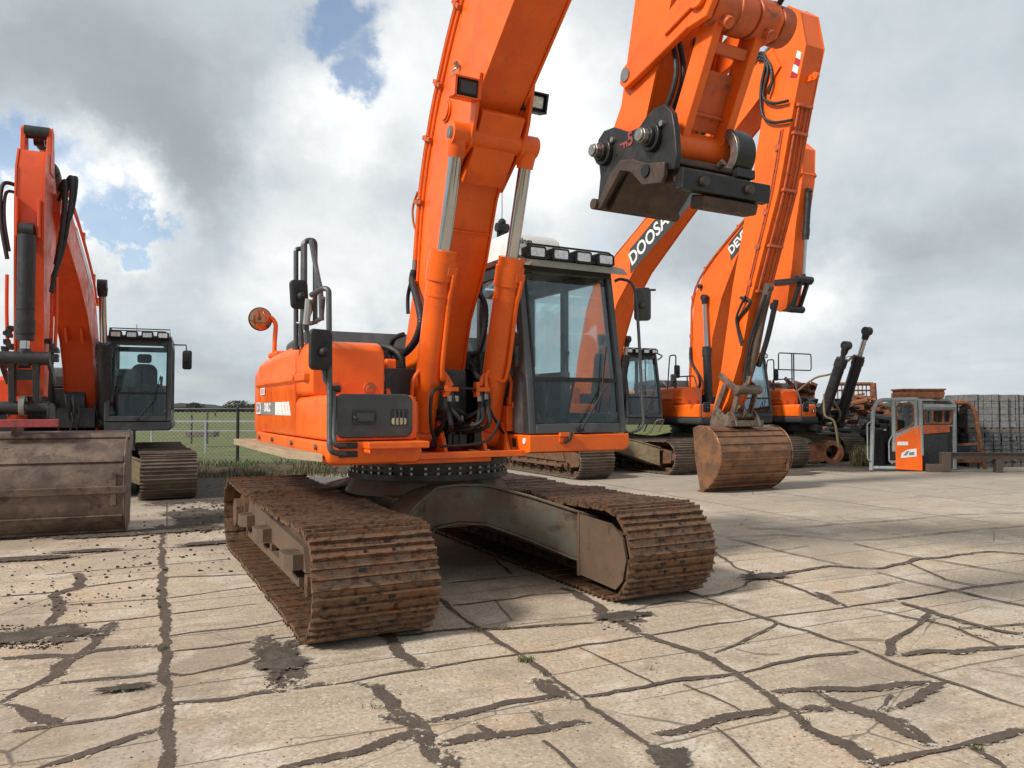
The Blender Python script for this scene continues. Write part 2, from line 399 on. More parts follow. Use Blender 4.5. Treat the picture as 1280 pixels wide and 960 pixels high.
# ------------------------------------------------------------------ a cab (x forward). y0 right side, y1 left side
def make_cab(root, y0, y1, mm, gl, zb=1.36, zt=2.93, xr=-.15, lights='bar', detail=False, wiper=True):
    ZW = zt-.15
    xb, xm, xt = 1.74, 1.69, 1.50                              # windshield: bottom, middle, top
    zm = 1.87
    def fx(z): return xb+(xm-xb)*(z-zb)/(zm-zb) if z < zm else xm+(xt-xm)*(z-zm)/(zt-.07-zm)
    body = MB()
    W = y1-y0
    # lower tub: floor, sides
    body.box(xr, xb-.02, y0+.02, y1-.02, zb, zb+.05)
    # right side lower panel, stepped up towards the front
    prof = [(xr, zb), (xb, zb), (fx(zb+.1), zb+.1), (fx(1.9), 1.9), (fx(1.9)-.12, 1.97), (1.32, 1.86), (1.18, 1.62), (1.05, 1.5), (xr, 1.5)]
    body.prism(prof, y0, y0+.045)
    profl = [(xr, zb), (xb, zb), (fx(1.52), 1.52), (fx(1.52)-.2, 1.55), (xr, 1.55)]
    body.prism(profl, y1-.045, y1)
    # rear wall
    body.box(xr, xr+.05, y0+.045, y1-.045, zb, 2.0); body.box(xr, xr+.05, y0+.045, y1-.045, ZW-.03, zt-.08)
    # pillars
    for y, sgn in ((y0, 1), (y1, -1)):
        ya, yb = (y, y+.075) if sgn > 0 else (y-.075, y)
        zz = [zb, 1.9, 2.3, 2.7, zt-.05]
        rings = [[(fx(z)-.12, ya, z), (fx(z)-.005, ya, z), (fx(z)-.005, yb, z), (fx(z)-.12, yb, z)] for z in zz]
        body.loft(rings)
        body.box(xr, xr+.11, ya, yb, zb, zt-.07)
        body.box(.62, .70, min(ya, yb)+.01*(sgn < 0), max(ya, yb)-.01*(sgn > 0), 1.5, zt-.09)
        body.prism([(xr, zt-.16), (fx(zt-.16), zt-.16), (xt-.02, zt-.05), (xr, zt-.05)], ya, yb)
    # front bottom panel and header
    body.hull8([(fx(zb)-.05, y0+.075, zb), (fx(zb), y0+.075, zb), (fx(zb), y1-.075, zb), (fx(zb)-.05, y1-.075, zb),
                (fx(1.455)-.05, y0+.075, 1.455), (fx(1.455), y0+.075, 1.455), (fx(1.455), y1-.075, 1.455), (fx(1.455)-.05, y1-.075, 1.455)])
    body.hull8([(fx(ZW)-.05, y0+.075, ZW), (fx(ZW), y0+.075, ZW), (fx(ZW), y1-.075, ZW), (fx(ZW)-.05, y1-.075, ZW),
                (xt-.07, y0+.075, zt-.05), (xt-.01, y0+.075, zt-.05), (xt-.01, y1-.075, zt-.05), (xt-.07, y1-.075, zt-.05)])
    # corner fillets of the glass openings
    for y, sg in ((y0+.075, 1), (y1-.075, -1)):
        for z, sz in ((1.455, 1), (ZW, -1)):
            x = fx(z)-.012
            body.prism([(y, z), (y+sg*.10, z), (y, z+sz*.13)], x-.02, x, 'x')
    cab = body.build('cab', mm, root, bevel=.014, seg=2)
    # roof
    r = MB(); r.prism([(xr-.02, zt-.05), (xt+.0, zt-.05), (xt-.01, zt+.0), (xt-.12, zt+.035), (xr+.08, zt+.045), (xr-.02, zt+.01)], y0+.01, y1-.01)
    r.build('roof', mm, cab, bevel=.02)
    tr = MB(); tr.prism([(xr+.02, zt-.035), (xt-.05, zt-.035), (xt-.07, zt+.005), (xr+.06, zt+.012)], y0-.012, y0+.02)
    tr.build('roof_edge', PINK if detail else mm, cab, bevel=.008)
    # seal / rubber dividers
    s = MB(); s.hull8([(fx(zm)-.02, y0+.075, zm-.02), (fx(zm)+.006, y0+.075, zm-.02), (fx(zm)+.006, y1-.075, zm-.02), (fx(zm)-.02, y1-.075, zm-.02),
                      (fx(zm)-.02, y0+.075, zm+.02), (fx(zm)+.004, y0+.075, zm+.02), (fx(zm)+.004, y1-.075, zm+.02), (fx(zm)-.02, y1-.075, zm+.02)])
    for ya, yb in ((y0+.07, y0+.09), (y1-.09, y1-.07)):
        s.loft([[(fx(z)-.03, ya, z), (fx(z)+.004, ya, z), (fx(z)+.004, yb, z), (fx(z)-.03, yb, z)] for z in (1.455, zm, 2.3, ZW)])
    s.build('window_seal', RUBBER, cab)
    ya, yb = y0+.08, y1-.08
    gx = .014
    window_pane(cab, [(fx(1.46)-gx, ya, 1.46), (fx(1.46)-gx, yb, 1.46), (fx(zm)-gx, yb, zm), (fx(zm)-gx, ya, zm)], gl[1])
    window_pane(cab, [(fx(zm)-gx, ya, zm), (fx(zm)-gx, yb, zm), (fx(ZW)-gx, yb, ZW), (fx(ZW)-gx, ya, ZW)], gl[0])
    for y in (y0+.02, y1-.03):
        window_pane(cab, [(xr+.1, y, 1.5), (.63, y, 1.5), (.63, y, ZW), (xr+.1, y, ZW)], gl[0])
        window_pane(cab, [(.69, y, 1.5), (fx(1.5)-.1, y, 1.5), (fx(ZW)-.1, y, ZW), (.69, y, ZW)], gl[0])
    window_pane(cab, [(xr+.02, y0+.06, 2.0), (xr+.02, y1-.06, 2.0), (xr+.02, y1-.06, ZW-.03), (xr+.02, y0+.06, ZW-.03)], gl[0])
    # interior
    yc = (y0+y1)/2
    it = MB(); it.prism(rrect(yc-.24, yc+.24, 1.95, 2.48, .12, rs=(.04, .16, .16, .04)), .12, .24, 'x'); it.box(.2, .72, yc-.26, yc+.26, 1.80, 1.94)
    it.box(.3, .6, yc-.2, yc+.2, 1.4, 1.80); it.prism(rrect(yc-.13, yc+.13, 2.5, 2.68, .05), .14, .22, 'x')
    it.build('seat', SEAT, cab, bevel=.03, seg=3)
    it = MB(); it.box(.25, .95, yc-.42, yc-.28, 1.42, 2.0); it.box(.25, .95, yc+.28, yc+.40, 1.42, 1.98)
    it.cyl((.9, yc-.33, 2.0), (.98, yc-.34, 2.22), .018, .028, seg=10); it.cyl((.9, yc+.34, 1.98), (.98, yc+.35, 2.2), .018, .028, seg=10)
    for yy in (-.14, .14):
        it.box(1.28, 1.42, yc+yy-.06, yc+yy+.06, 1.44, 1.50); it.cyl((1.3, yc+yy, 1.5), (1.42, yc+yy, 1.86), .014, seg=8)
    it.box(1.28, 1.40, y0+.10, y0+.26, 2.0, 2.2); it.cyl((1.34, y0+.16, 1.5), (1.34, y0+.16, 2.0), .02, seg=8)
    it.build('control_console', BLUE, cab, bevel=.012)
    if wiper:
        w = MB(); w.cyl((fx(1.4)+.03, yc+.0, 1.40), (fx(1.4)-.0, yc, 1.40), .03, seg=10)
        w.tube([(fx(1.4)+.03, yc, 1.40), (fx(1.7)+.03, yc+.30, 1.80)], .009); w.tube([(fx(1.55)+.02, yc+.22, 1.55), (fx(2.1)+.02, yc+.36, 2.2)], .007)
        w.build('wiper', RUBBER, cab)
    if lights == 'bar':
        h = MB(); h.box(xt-.10, xt+.10, y0+.06, y1-.08, zt-.03, zt+.00)
        h.tube([(xt+.12, y0+.05, zt-.03), (xt+.12, y0+.05, zt+.09), (xt+.12, y1-.12, zt+.09), (xt+.12, y1-.06, zt+.055), (xt+.12, y1-.06, zt-.03)], .010)
        h.build('lamp_rack', RUBBER, cab)
        n = 4
        for k in range(n):
            yc_ = y0+.155+k*(W-.31)/(n-1)
            l = MB(); l.prism(rrect(yc_-.10, yc_+.10, zt-.04, zt+.08, .02), xt-.02, xt+.12, 'x')
            lo = l.build('work_lamp', RUBBER, cab, bevel=.006)
            g = MB(); g.prism(rrect(yc_-.075, yc_+.075, zt-.02, zt+.06, .012), xt+.1215, xt+.127, 'x'); g.build('lens', LENS, lo)
    return cab, fx

print('helpers ok')
# ------------------------------------------------------------------ turntable and carbody
def undercarriage(root, off, belt, detail=True, halfx=1.93, gauge=1.305, width=1.0, cb=FRAMEG, r=.475):
    for s in (-1, 1):
        make_track(root, s, s*gauge, off, belt, halfx=halfx, width=width, detail=detail, r=r)
    m = MB()
    m.box(-.8, .8, -.62, .62, .50, .80)
    m.cyl((0, 0, .78), (0, 0, .93), .82, .74, seg=48)
    for sx in (-1, 1):
        path = [(1.60, -.98, .62, .22), (1.48, -.80, .68, .28), (1.16, -.52, .79, .42), (.86, -.25, .87, .53), (.80, 0, .88, .55), (.86, .25, .87, .53), (1.16, .52, .79, .42), (1.48, .80, .68, .28), (1.60, .98, .62, .22)]
        rings = []
        for (x, y, a, b) in path:
            rings.append([(sx*(x-.34), y, b), (sx*x, y, b), (sx*x, y, a), (sx*(x-.34), y, a)])
        m.loft(rings)
        rt = [[(sx*(x-.40), y, a), (sx*(x+.05), y, a), (sx*(x+.05), y, a+.028), (sx*(x-.40), y, a+.028)] for (x, y, a, b) in path]
        m.loft(rt)
        rt = [[(sx*(x-.38), y, b-.024), (sx*(x+.03), y, b-.024), (sx*(x+.03), y, b), (sx*(x-.38), y, b)] for (x, y, a, b) in path]
        m.loft(rt)
    o = m.build('carbody', cb, root, bevel=.01, loc=(off[0], off[1], 0), rz=off[2])
    g = MB(); g.cyl((0, 0, .93), (0, 0, .985), .80, seg=56); g.cyl((0, 0, .985), (0, 0, 1.055), .76, seg=56); g.cyl((0, 0, 1.055), (0, 0, 1.12), .80, seg=56)
    if detail:
        g.m(1)
        for k in range(44):
            a = 2*PI*(k+random.uniform(-.1, .1))/44
            for z, dz in ((.985, .022), (1.033, .022)):
                g.cyl((.78*math.cos(a), .78*math.sin(a), z), (.78*math.cos(a), .78*math.sin(a), z+dz), .014, seg=6)
    g.build('swing_ring', [BLACK, STEEL], root, smooth=True)

def rounded_body(x0, x1, y0, y1, z0, z1, r=.07, M=None):
    return rrect(y0, y1, z0, z1, r)

def upper_body(root, P):
    """revolving frame, side panels, counterweight, right front box, engine hood"""
    om, gm, sk = P['orange'], P['grey'], P['skirt']
    f = MB()
    f.box(-2.6, 1.10, -.72, .16, 1.12, 1.20); f.box(-2.6, -.2, -1.45, 1.35, 1.15, 1.22)
    f.build('revolving_frame', P.get('frame', BLACK), root, bevel=.01)
    # ---- right side body, long panels with a shoulder
    yl = P.get('yr', -1.5)
    def sec(x, y0, y1, z0, z1, rr, belt=True):
        # cross-section in y,z (outer side at y0)
        pts = [(y1, z0), (y0+.02, z0), (y0, z0+.03)]
        if belt: pts += [(y0-.005, 1.80), (y0-.03, 1.83), (y0-.03, 1.86), (y0-.005, 1.90)]
        k = 6
        for i in range(k+1):
            t = R(180-90*i/k); pts.append((y0+rr+rr*math.cos(t), z1-rr+rr*math.sin(t)))
        pts += [(y1, z1)]
        return [(x, a, b) for a, b in pts]
    b = MB()
    b.loft([sec(-1.05, yl+.012, -.84, 1.36, 2.10, .11), sec(-.28, yl+.0, -.84, 1.36, 2.13, .11)])
    b.build('side_panel', om, root, bevel=.012)
    b = MB()
    b.loft([sec(-.265, yl, -.84, 1.36, 2.135, .11), sec(.72, yl, -.84, 1.36, 2.16, .11)])
    b.build('side_panel', om, root, bevel=.012)
    # front storage housing
    b = MB(); rings = []
    for x, ins, zt_ in ((.735, 0, 2.16), (1.00, 0, 2.15), (1.07, .02, 2.12), (1.11, .05, 2.08)):
        rings.append([(x, a, c) for a, c in rrect(yl+ins, -.84-ins*.3, 1.70, zt_, .10, rs=(.03, .06, .11, .05))])
    b.loft(rings)
    b.prism([(yl-.02, 1.82), (-.84, 1.82), (-.84, 1.88), (yl-.02, 1.88)], .75, 1.085, 'x')
    o = b.build('tool_housing', om, root, bevel=.015, seg=3)
    for yy in (-1.27, -.98):
        k = MB(); k.cyl((1.108, yy, 1.76), (1.118, yy, 1.76), .055, seg=16); k.cyl((1.09, yy, 1.755), (1.124, yy, 1.755), .034, seg=12); k.build('latch', ORANGED, o, bevel=.004)
    # front box (lower)
    b = MB(); rings = []
    for x, ins in ((.74, 0), (1.66, 0), (1.70, .015), (1.715, .04)):
        rings.append([(x, a, c) for a, c in rrect(yl+ins, -.78-ins, 1.36, 1.70-ins*.6, .07, rs=(.03, .07, .08, .03))])
    b.loft(rings); bx = b.build('front_box', om, root, bevel=.01)
    b = MB(); rings = []
    for x, ins in ((-1.05, 0), (1.72, 0), (1.755, .015), (1.765, .035)):
        rings.append([(x, a, c) for a, c in rrect(yl+.0+ins, -.77-ins, 1.18+ins, 1.352, .05, rs=(.05, .01, .02, .07))])
    b.loft(rings); b.build('side_skirt', sk, root, bevel=.008)
    if P.get('front_panel'):
        b = MB(); b.prism(rrect(yl+.065, -.84, 1.378, 1.705, .06), 1.71, 1.738, 'x'); fp = b.build('front_panel', DGREY, root, bevel=.012, seg=3)
        b = MB(); b.prism(rrect(-1.315, -1.13, 1.475, 1.585, .012), 1.7385, 1.742, 'x'); b.build('latch_recess', BLACK, fp)
        b = MB(); b.box(1.742, 1.752, -1.28, -1.15, 1.50, 1.56); b.cyl((1.742, -1.295, 1.53), (1.758, -1.295, 1.53), .014, seg=12); b.build('latch', DGREY, fp, bevel=.004)
        b = MB(); b.prism(rrect(-1.02, -.885, 1.47, 1.59, .01), 1.7385, 1.742, 'x'); b.build('grille_opening', BLACK, fp)
        b = MB()
        for yy in (-.985, -.953, -.92): b.box(1.742, 1.749, yy-.006, yy+.006, 1.475, 1.585)
        b.build('grille_bars', DGREY, fp)
        b = MB(); b.prism(rrect(-1.01, -.895, 1.475, 1.525, .015), 1.7425, 1.746, 'x'); b.build('lamp', LAMPY, fp)
        b = MB(); b.box(1.755, 1.90, -1.24, -.765, 1.30, 1.352); b.box(1.755, 1.90, -1.24, -1.22, 1.27, 1.30); b.build('step', om, root, bevel=.012)
    else:
        b = MB(); b.prism(rrect(-.98, -.86, 1.46, 1.57, .01), 1.717, 1.722, 'x'); b.build('lamp', BLACK, bx)
        b = MB(); b.prism(rrect(-.94, -.90, 1.48, 1.55, .01), 1.722, 1.726, 'x'); b.build('lamp', WHITE, bx)
    # counterweight: rounded in plan
    b = MB()
    def plan(z, ins):
        pts = []
        w = 1.33-ins; rx = -3.0+ins*1.2
        for k in range(25):
            t = R(180+0)*0
        pl = [(-1.075, -w), (-1.9, -w)]
        for k in range(13):
            t = R(-90-90*k/12) if False else 0
        n = 14
        for k in range(n+1):
            a = -90+180*k/n
            yy = w*math.sin(R(a)); xx = -1.9-(rx*-1-1.9)*math.cos(R(a))**.6 if abs(math.cos(R(a))) > 1e-6 else -1.9
            pl.append((xx, yy))
        pl += [(-1.075, w)]
        return [(x, y, z) for x, y in pl]
    b.loft([plan(1.24, .10), plan(1.30, .02), plan(1.36, 0), plan(1.98, 0), plan(2.06, .03), plan(2.10, .12)])
    b.build('counterweight', om, root, bevel=.015)
    # engine deck and hood
    b = MB(); b.box(-1.05, .70, -.83, .10, 1.3, 1.96); b.box(-1.06, -.25, .10, 1.32, 1.25, 2.08)
    b.build('engine_deck', P.get('deck', BLACK), root, bevel=.02)
    b = MB(); rings = []
    for x, zt_, ins in ((-1.7, 2.20, .1), (-1.55, 2.35, .02), (-.75, 2.40, 0), (-.2, 2.36, .02), (-.05, 2.20, .08)):
        rings.append([(x, a, c) for a, c in rrect(-1.12+ins, .95-ins, 2.0, zt_, .07)])
    b.loft(rings); b.build('engine_hood', DGREY, root, bevel=.01)
    if P.get('litter', True):
        b = MB(); rr_ = random.Random(4)
        for k in range(9):
            x, y = rr_.uniform(-.1, .4), rr_.uniform(-.8, -.45); h = rr_.uniform(.02, .12)
            b.cyl((x, y, 1.96), (x, y, 2.1+h), rr_.uniform(.015, .04), seg=8)
        b.tube([(.1, -.62, 2.05), (.3, -.6, 2.18), (.5, -.5, 2.1), (.5, -.45, 1.9)], .03, smooth=5)
        b.build('hose_cluster', RUBBER, root)

def cab_skirt(root, m, y0, y1, xf=1.765, detail=False):
    b = MB()
    rings = []
    for x, ins in ((-.25, 0), (xf-.03, 0), (xf, .025)):
        rings.append([(x, a, c) for a, c in rrect(y0+ins*.3, y1-ins, 1.185+ins*.5, 1.352-ins*.2, .05, rs=(.075, .012, .01, .012))])
    b.loft(rings); o = b.build('cab_skirt', m, root, bevel=.006)
    return o

# ================================================================== MAIN EXCAVATOR
A = Site(-.85, 7.75, 28.5)
UOFF = (-.015, -.006, R(-1.3))
ex = empty('crawler_excavator', (A.c[0], A.c[1], 0), R(A.yaw-90))
tag(ex, 'largest orange excavator, in the foreground, with bare black quick coupler hanging overhead', 'excavator', 'excavators parked in the yard')
undercarriage(ex, UOFF, (RUST, RUSTIN), True, gauge=1.24, width=.87, r=.40, halfx=1.98)
upper_body(ex, dict(orange=ORANGE, grey=DGREY, skirt=ORANGE, front_panel=True, frame=ORANGE))
CDX = -.55
CY0, CY1 = .505, 1.60
cab, fx = make_cab(ex, CY0, CY1, CABG, (GLASS, GLASSD), detail=True, zt=3.05)
cab.location.x = CDX
sk = cab_skirt(ex, ORANGE, CY0-.02, CY1+.03); sk.location.x = CDX
b = MB(); b.box(1.766, 1.80, .80, .95, 1.335, 1.372); b.box(1.766, 1.776, .80, .95, 1.28, 1.335); b.build('wiper_bracket', ORANGE, sk, bevel=.003)
b = MB(); b.tube([(1.80, .92, 1.375), (1.80, .90, 1.31), (1.79, .85, 1.28)], .018); b.build('wiper_motor', RUBBER, sk)
b = MB(); b.prism(rrect(1.46, 1.52, 1.235, 1.315, .008), CY0-.029, CY0-.022); b.build('side_reflector', RUBBER, sk)
b = MB(); b.prism(rrect(1.66, 1.71, 1.27, 1.325, .02), CY0-.030, CY0-.022); b.build('sticker', DECALW, sk)
# sun visor under the lamps
b = MB(); b.hull8([(1.49, CY0+.03, 2.965), (1.70, CY0+.05, 2.92), (1.70, CY1+.06, 2.92), (1.49, CY1+.03, 2.965), (1.49, CY0+.03, 3.045), (1.63, CY0+.09, 2.995), (1.63, CY1+.06, 2.995), (1.49, CY1+.03, 3.045)])
b.build('sun_visor', BEIGE, cab, bevel=.006)
# roof cooler box
b = MB(); rg = []
for z, i in ((3.16, .0), (3.34, .01), (3.42, .03), (3.47, .07)): rg.append([(p, q, z) for p, q in rrect(.22+i, .76-i, .78+i, 1.50-i, .05)])
b.loft(rg); ac = b.build('roof_cooler', WHITE, cab, bevel=.01)
b = MB(); b.box(.18, .80, .76, 1.52, 3.09, 3.15); b.build('cooler_base', BLACK, ac, bevel=.008)
textobj('cooler_lettering', 'reidinga', frameM((.765, .965, 3.375), (0, 1, 0), (0, 0, 1)), .085, DGREY, ac, .001, .003)
b = MB(); X_, Y_, Z_ = .35, .95, 3.46
b.cyl((X_, Y_, Z_-.03), (X_, Y_, Z_+.14), .035, seg=10); b.cyl((X_, Y_-.07, Z_+.14), (X_, Y_+.07, Z_+.14), .05, seg=12); b.cyl((X_, Y_-.05, Z_), (X_, Y_-.05, Z_+.12), .016, seg=8); b.cyl((X_, Y_+.05, Z_), (X_, Y_+.05, Z_+.12), .016, seg=8); b.sphere((X_, Y_, Z_+.2), .045); b.tube([(X_, Y_, Z_+.22), (X_, Y_, Z_+.55)], .004)
b.build('roof_fitting', RUBBER, ac)
# grab handle and side rod on the left front corner, with mirror
b = MB(); b.tube([(1.54, CY1+.01, 2.88), (1.58, CY1+.07, 2.90), (1.68, CY1+.14, 2.82), (1.72, CY1+.16, 2.5), (1.78, CY1+.16, 1.7), (1.80, CY1+.155, 1.44), (1.76, CY1+.07, 1.37), (1.70, CY1+.0, 1.37)], .016, smooth=4)
b.tube([(1.70, CY1+.15, 2.78), (1.70, CY1+.40, 2.80)], .012)
hr = b.build('cab_handrail', TUBEG, cab)
def mirror(parent, c, w, h, t, M, name='mirror', glassside=-1, mat_=RUBBER):
    b = MB(); T = Matrix.Translation(Vector(c)) @ M
    rg = []
    for x, s_ in ((-t/2, .92), (-t/4, 1), (t/4, .96), (t/2, .7)):
        rg.append([T @ Vector((x, a*s_, q*s_)) for a, q in rrect(-w/2, w/2, -h/2, h/2, .04)])
    b.loft(rg); b.sphere(T @ Vector((t/2+.015, 0, -.02)), .035, seg=10)
    o = b.build(name, mat_, parent, bevel=.003)
    g = MB(); g.prism([(a*.88, q*.92) for a, q in rrect(-w/2, w/2, -h/2, h/2, .04)], -t/2-.004, -t/2-.0005, 'x', T); g.build('mirror_glass', MIRR, o)
    return o
mirror(ex, A.atx(803, 380, 1.15), .17, .34, .07, Matrix.Rotation(R(-38), 4, 'Z'), mat_=TUBEG)

# ---- right side handrails and mirrors
def rail(pts, r=.02, m=TUBEG, name='handrail', root_=None, sm=0):
    b = MB(); b.tube(pts, r, seg=10, smooth=sm); return b.build(name, m, root_ or ex)
def rnd(pts, r=.06, n=4):
    """round the corners of a polyline"""
    P = [Vector(p) for p in pts]; out = [P[0]]
    for i in range(1, len(P)-1):
        a = (P[i-1]-P[i]); c = (P[i+1]-P[i]); rr = min(r, a.length*.45, c.length*.45); p = P[i]+a.normalized()*rr; q = P[i]+c.normalized()*rr
        for k in range(n+1):
            t = k/n; out.append(p*(1-t)**2+P[i]*2*t*(1-t)+q*t*t)
    out.append(P[-1]); return out
XR = 1.80
def on(u, v, x): return A.atx(u, v, x)
p1 = [on(431, 568, 1.775), on(412, 565, 1.83), on(412, 545, 1.80), on(412, 480, 1.72), on(411, 362, 1.66), on(404, 360, 1.62), on(389, 369, 1.5)]
p2 = [on(431, 557, 1.775), on(418, 557, 1.83), on(417, 540, 1.80), on(417, 487, 1.72), on(406, 476, 1.70), on(404, 440, 1.70)]
rail(rnd(p1), .021); rail(rnd(p2), .019)
b = MB(); b.cyl(on(409, 486, 1.72), on(425, 486, 1.72), .026, seg=12); b.build('clamp', RUBBER, ex)
b = MB()
for v in (568, 557):
    q = on(433, v, 1.77); b.box(1.755, 1.79, q[1]-.06, q[1]+.08, q[2]-.022, q[2]+.022)
b.build('rail_bracket', RUBBER, ex, bevel=.004)
mirror(ex, on(401, 437, 1.74), .185, .30, .05, Matrix.Rotation(R(18), 4, 'Z'))
# tall hoops on the roof edge
def hoop(u0, u1, vt, vb0, vb1, x, du=0):
    return rnd([on(u0, vb0, x), on(u0+du, vt, x), on(u1+du, vt, x), on(u1, vb1, x)], .07)
rail(hoop(370, 379, 311, 432, 400, .86), .02)
rail(hoop(381, 394, 300, 412, 405, .95), .02)
rail(rnd([on(378, 402, .9), on(379, 303, .9), on(388, 301, .9), on(389, 302, 1.0), on(397, 345, 1.2), on(401, 362, 1.35), on(402, 400, 1.4)], .08), .02)
rail(rnd([on(370, 404, .86), on(378, 405, .9), on(391, 404, 1.1), on(402, 398, 1.3), on(404, 372, 1.45)], .05), .018)
rail(rnd([on(383, 404, .95), on(396, 365, 1.35), on(396, 345, 1.2)], .05), .016)
rail([on(370, 432, .86), on(370, 437, .86)], .03); rail([on(383, 404, .95), on(385, 432, .95)], .02); rail([on(376, 404, .9), on(377, 434, .9)], .02)
mirror(ex, on(374, 368, 1.0), .15, .24, .05, Matrix.Rotation(R(10), 4, 'Z') @ Matrix.Rotation(R(4), 4, 'X'))
b = MB(); b.tube([on(386, 374, 1.2), on(383, 405, 1.15)], .028); b.build('beacon_tube', GALV, ex)
# round orange mirror on the rear corner
q0 = Vector(A.aty(343, 441, -1.42)); xx = q0.x
base = [(xx, -1.42, 2.08), on(343, 432, xx), on(345, 405, xx), on(340, 397, xx), on(331, 395, xx)]
rail(rnd(base, .08), .022, ORANGE, 'mirror_stalk')
c = Vector(on(325, 399, xx)); cam_dir = Vector((1, .12, .0)).normalized()
b = MB(); b.cyl(c, c+cam_dir*.02, .118, .118, seg=32); o = b.build('round_mirror', RUBBER, ex, bevel=.006)
b = MB(); rg = []
for k in range(5):
    rr = .108*math.cos(R(k*20)); h = .02+.02*math.sin(R(k*20)); a = cam_dir.orthogonal().normalized(); bb = cam_dir.cross(a)
    rg.append([c+cam_dir*h+(a*math.cos(2*PI*i/28)+bb*math.sin(2*PI*i/28))*rr for i in range(28)])
b.loft(rg); b.build('mirror_glass', mat('orange_tinted_mirror', (.55, .25, .13), .12, .9, scale=3, rvar=.03), o)
b = MB(); b.box(xx-.25, xx+.1, -1.44, -1.1, 2.10, 2.17); b.build('mirror_base', ORANGE, ex, bevel=.03, seg=3)

# ---- decals on the right side
def decal(poly, y, m, name='decal', parent=ex, t=.003):
    b = MB(); b.prism(poly, y-t, y); return b.build(name, m, parent, smooth=False)
YS = -1.5
s0 = A.aty(320, 517, YS); 
decal([(-1.03, 1.535), (-.10, 1.535), (-.10, 1.655), (-1.03, 1.655)], YS-.002, DECALG)
decal([(-1.03, 1.54), (-.80, 1.54), (-.80, 1.655), (-1.03, 1.655)], YS-.006, DECALW)
for a_, b_ in ((-.09, .17), (.19, .29), (.31, .40), (.42, .49)):
    s_ = .07
    decal([(a_+s_*(a_ > 0), 1.535), (b_+s_, 1.535), (b_, 1.655), (a_, 1.655)], YS-.002, DECALW)
textobj('lettering', 'DX', frameM((-.915, YS-.010, 1.597), (1, 0, 0), (0, 0, 1)), .12, DECALG, ex, .001, .006)
textobj('lettering', '300LC', frameM((-.46, YS-.006, 1.602), (1, 0, 0), (0, 0, 1)), .115, DECALW, ex, .001, .004)
decal([(-.80, 1.73), (-.58, 1.73), (-.58, 1.80), (-.80, 1.80)], YS-.008, DECALW)
b = MB()
for k in range(4): b.box(-.76+k*.045, -.74+k*.045, YS-.012, YS-.0085, 1.742, 1.79)
b.build('sticker_print', DECALR, ex, smooth=False)
b = MB()
for x in (-.85, -.2, .62, 1.45): b.cyl((x, YS-.0, 1.305), (x, YS-.022, 1.305), .022, seg=10)
b.build('skirt_bolts', YELLW, ex)

# ---- boom
W = .22
bk = [(-.18, 1.55), (-.20, 1.85), (-.10, 2.1), (.20, 2.85), (.34, 3.6), (.55, 4.16), (.80, 4.6), (1.22, 5.15), (1.9, 5.78), (2.9, 6.22), (4.35, 6.35), (4.62, 6.12)]
fr_ = [(4.55, 5.88), (4.2, 5.72), (3.1, 5.32), (2.35, 4.80), (1.80, 4.36), (1.55, 4.16), (1.32, 3.86), (1.07, 3.50), (.86, 2.96), (.52, 2.46), (.35, 1.95), (.22, 1.55)]
b = MB(); b.prism(bk+fr_, -W+.012, W-.012)
boom = b.build('boom', ORANGE, ex, bevel=.008, ang=25)
def offs(pts, d):
    out = []
    n = len(pts)
    for i, p in enumerate(pts):
        a = Vector(pts[i-1]); c = Vector(pts[(i+1) % n]); t = (c-a).normalized(); out.append((p[0]+t.y*d, p[1]-t.x*d))
    return out
for s in (-1, 1):
    b = MB(); b.prism(offs(bk+fr_, -.015), s*W-.011, s*W+.011); b.build('side_plate', ORANGE, boom, bevel=.003)
for (x, z) in ((2.05, 4.57), (.98, 3.20)):
    b = MB(); b.tube([(x, -W+.02, z-.0), (x, W-.02, z)], .008, seg=6); b.build('weld_bead', ORANGE, boom)
b = MB(); q = [Vector((x, -W-.0115, z)) for x, z in ((.62, 2.95), (.80, 2.95), (.80, 3.05), (.62, 3.05))]; b.hull8(q+[p+Vector((0, -.002, 0)) for p in q]); b.build('sticker', DECALW, boom, smooth=False)
# gussets for the cylinder pin
for s in (-1, 1):
    b = MB(); b.prism([(1.72, 4.34), (1.63, 4.02), (1.52, 3.80), (1.36, 3.74), (1.12, 3.56), (1.05, 3.9), (1.4, 4.3)], s*(W+.012), s*(W+.042)); b.build('pin_gusset', ORANGE, boom, bevel=.006)
b = MB(); b.cyl((1.455, -.27, 3.90), (1.455, .27, 3.90), .095, seg=28); b.build('cross_tube', ORANGE, boom)
b = MB(); b.prism([(1.60, 4.10), (1.40, 3.86), (1.18, 3.62), (1.24, 3.56), (1.46, 3.78), (1.66, 4.05)], -.20, .20); b.build('doubler_plate', ORANGE, boom, bevel=.01)
b = MB(); b.cyl((.98, -W-.03, 4.28), (.98, -W-.012, 4.28), .10, seg=28); b.cyl((.98, -W-.045, 4.28), (.98, -W-.03, 4.28), .085, seg=28); b.build('plate_boss', ORANGE, boom, bevel=.006)
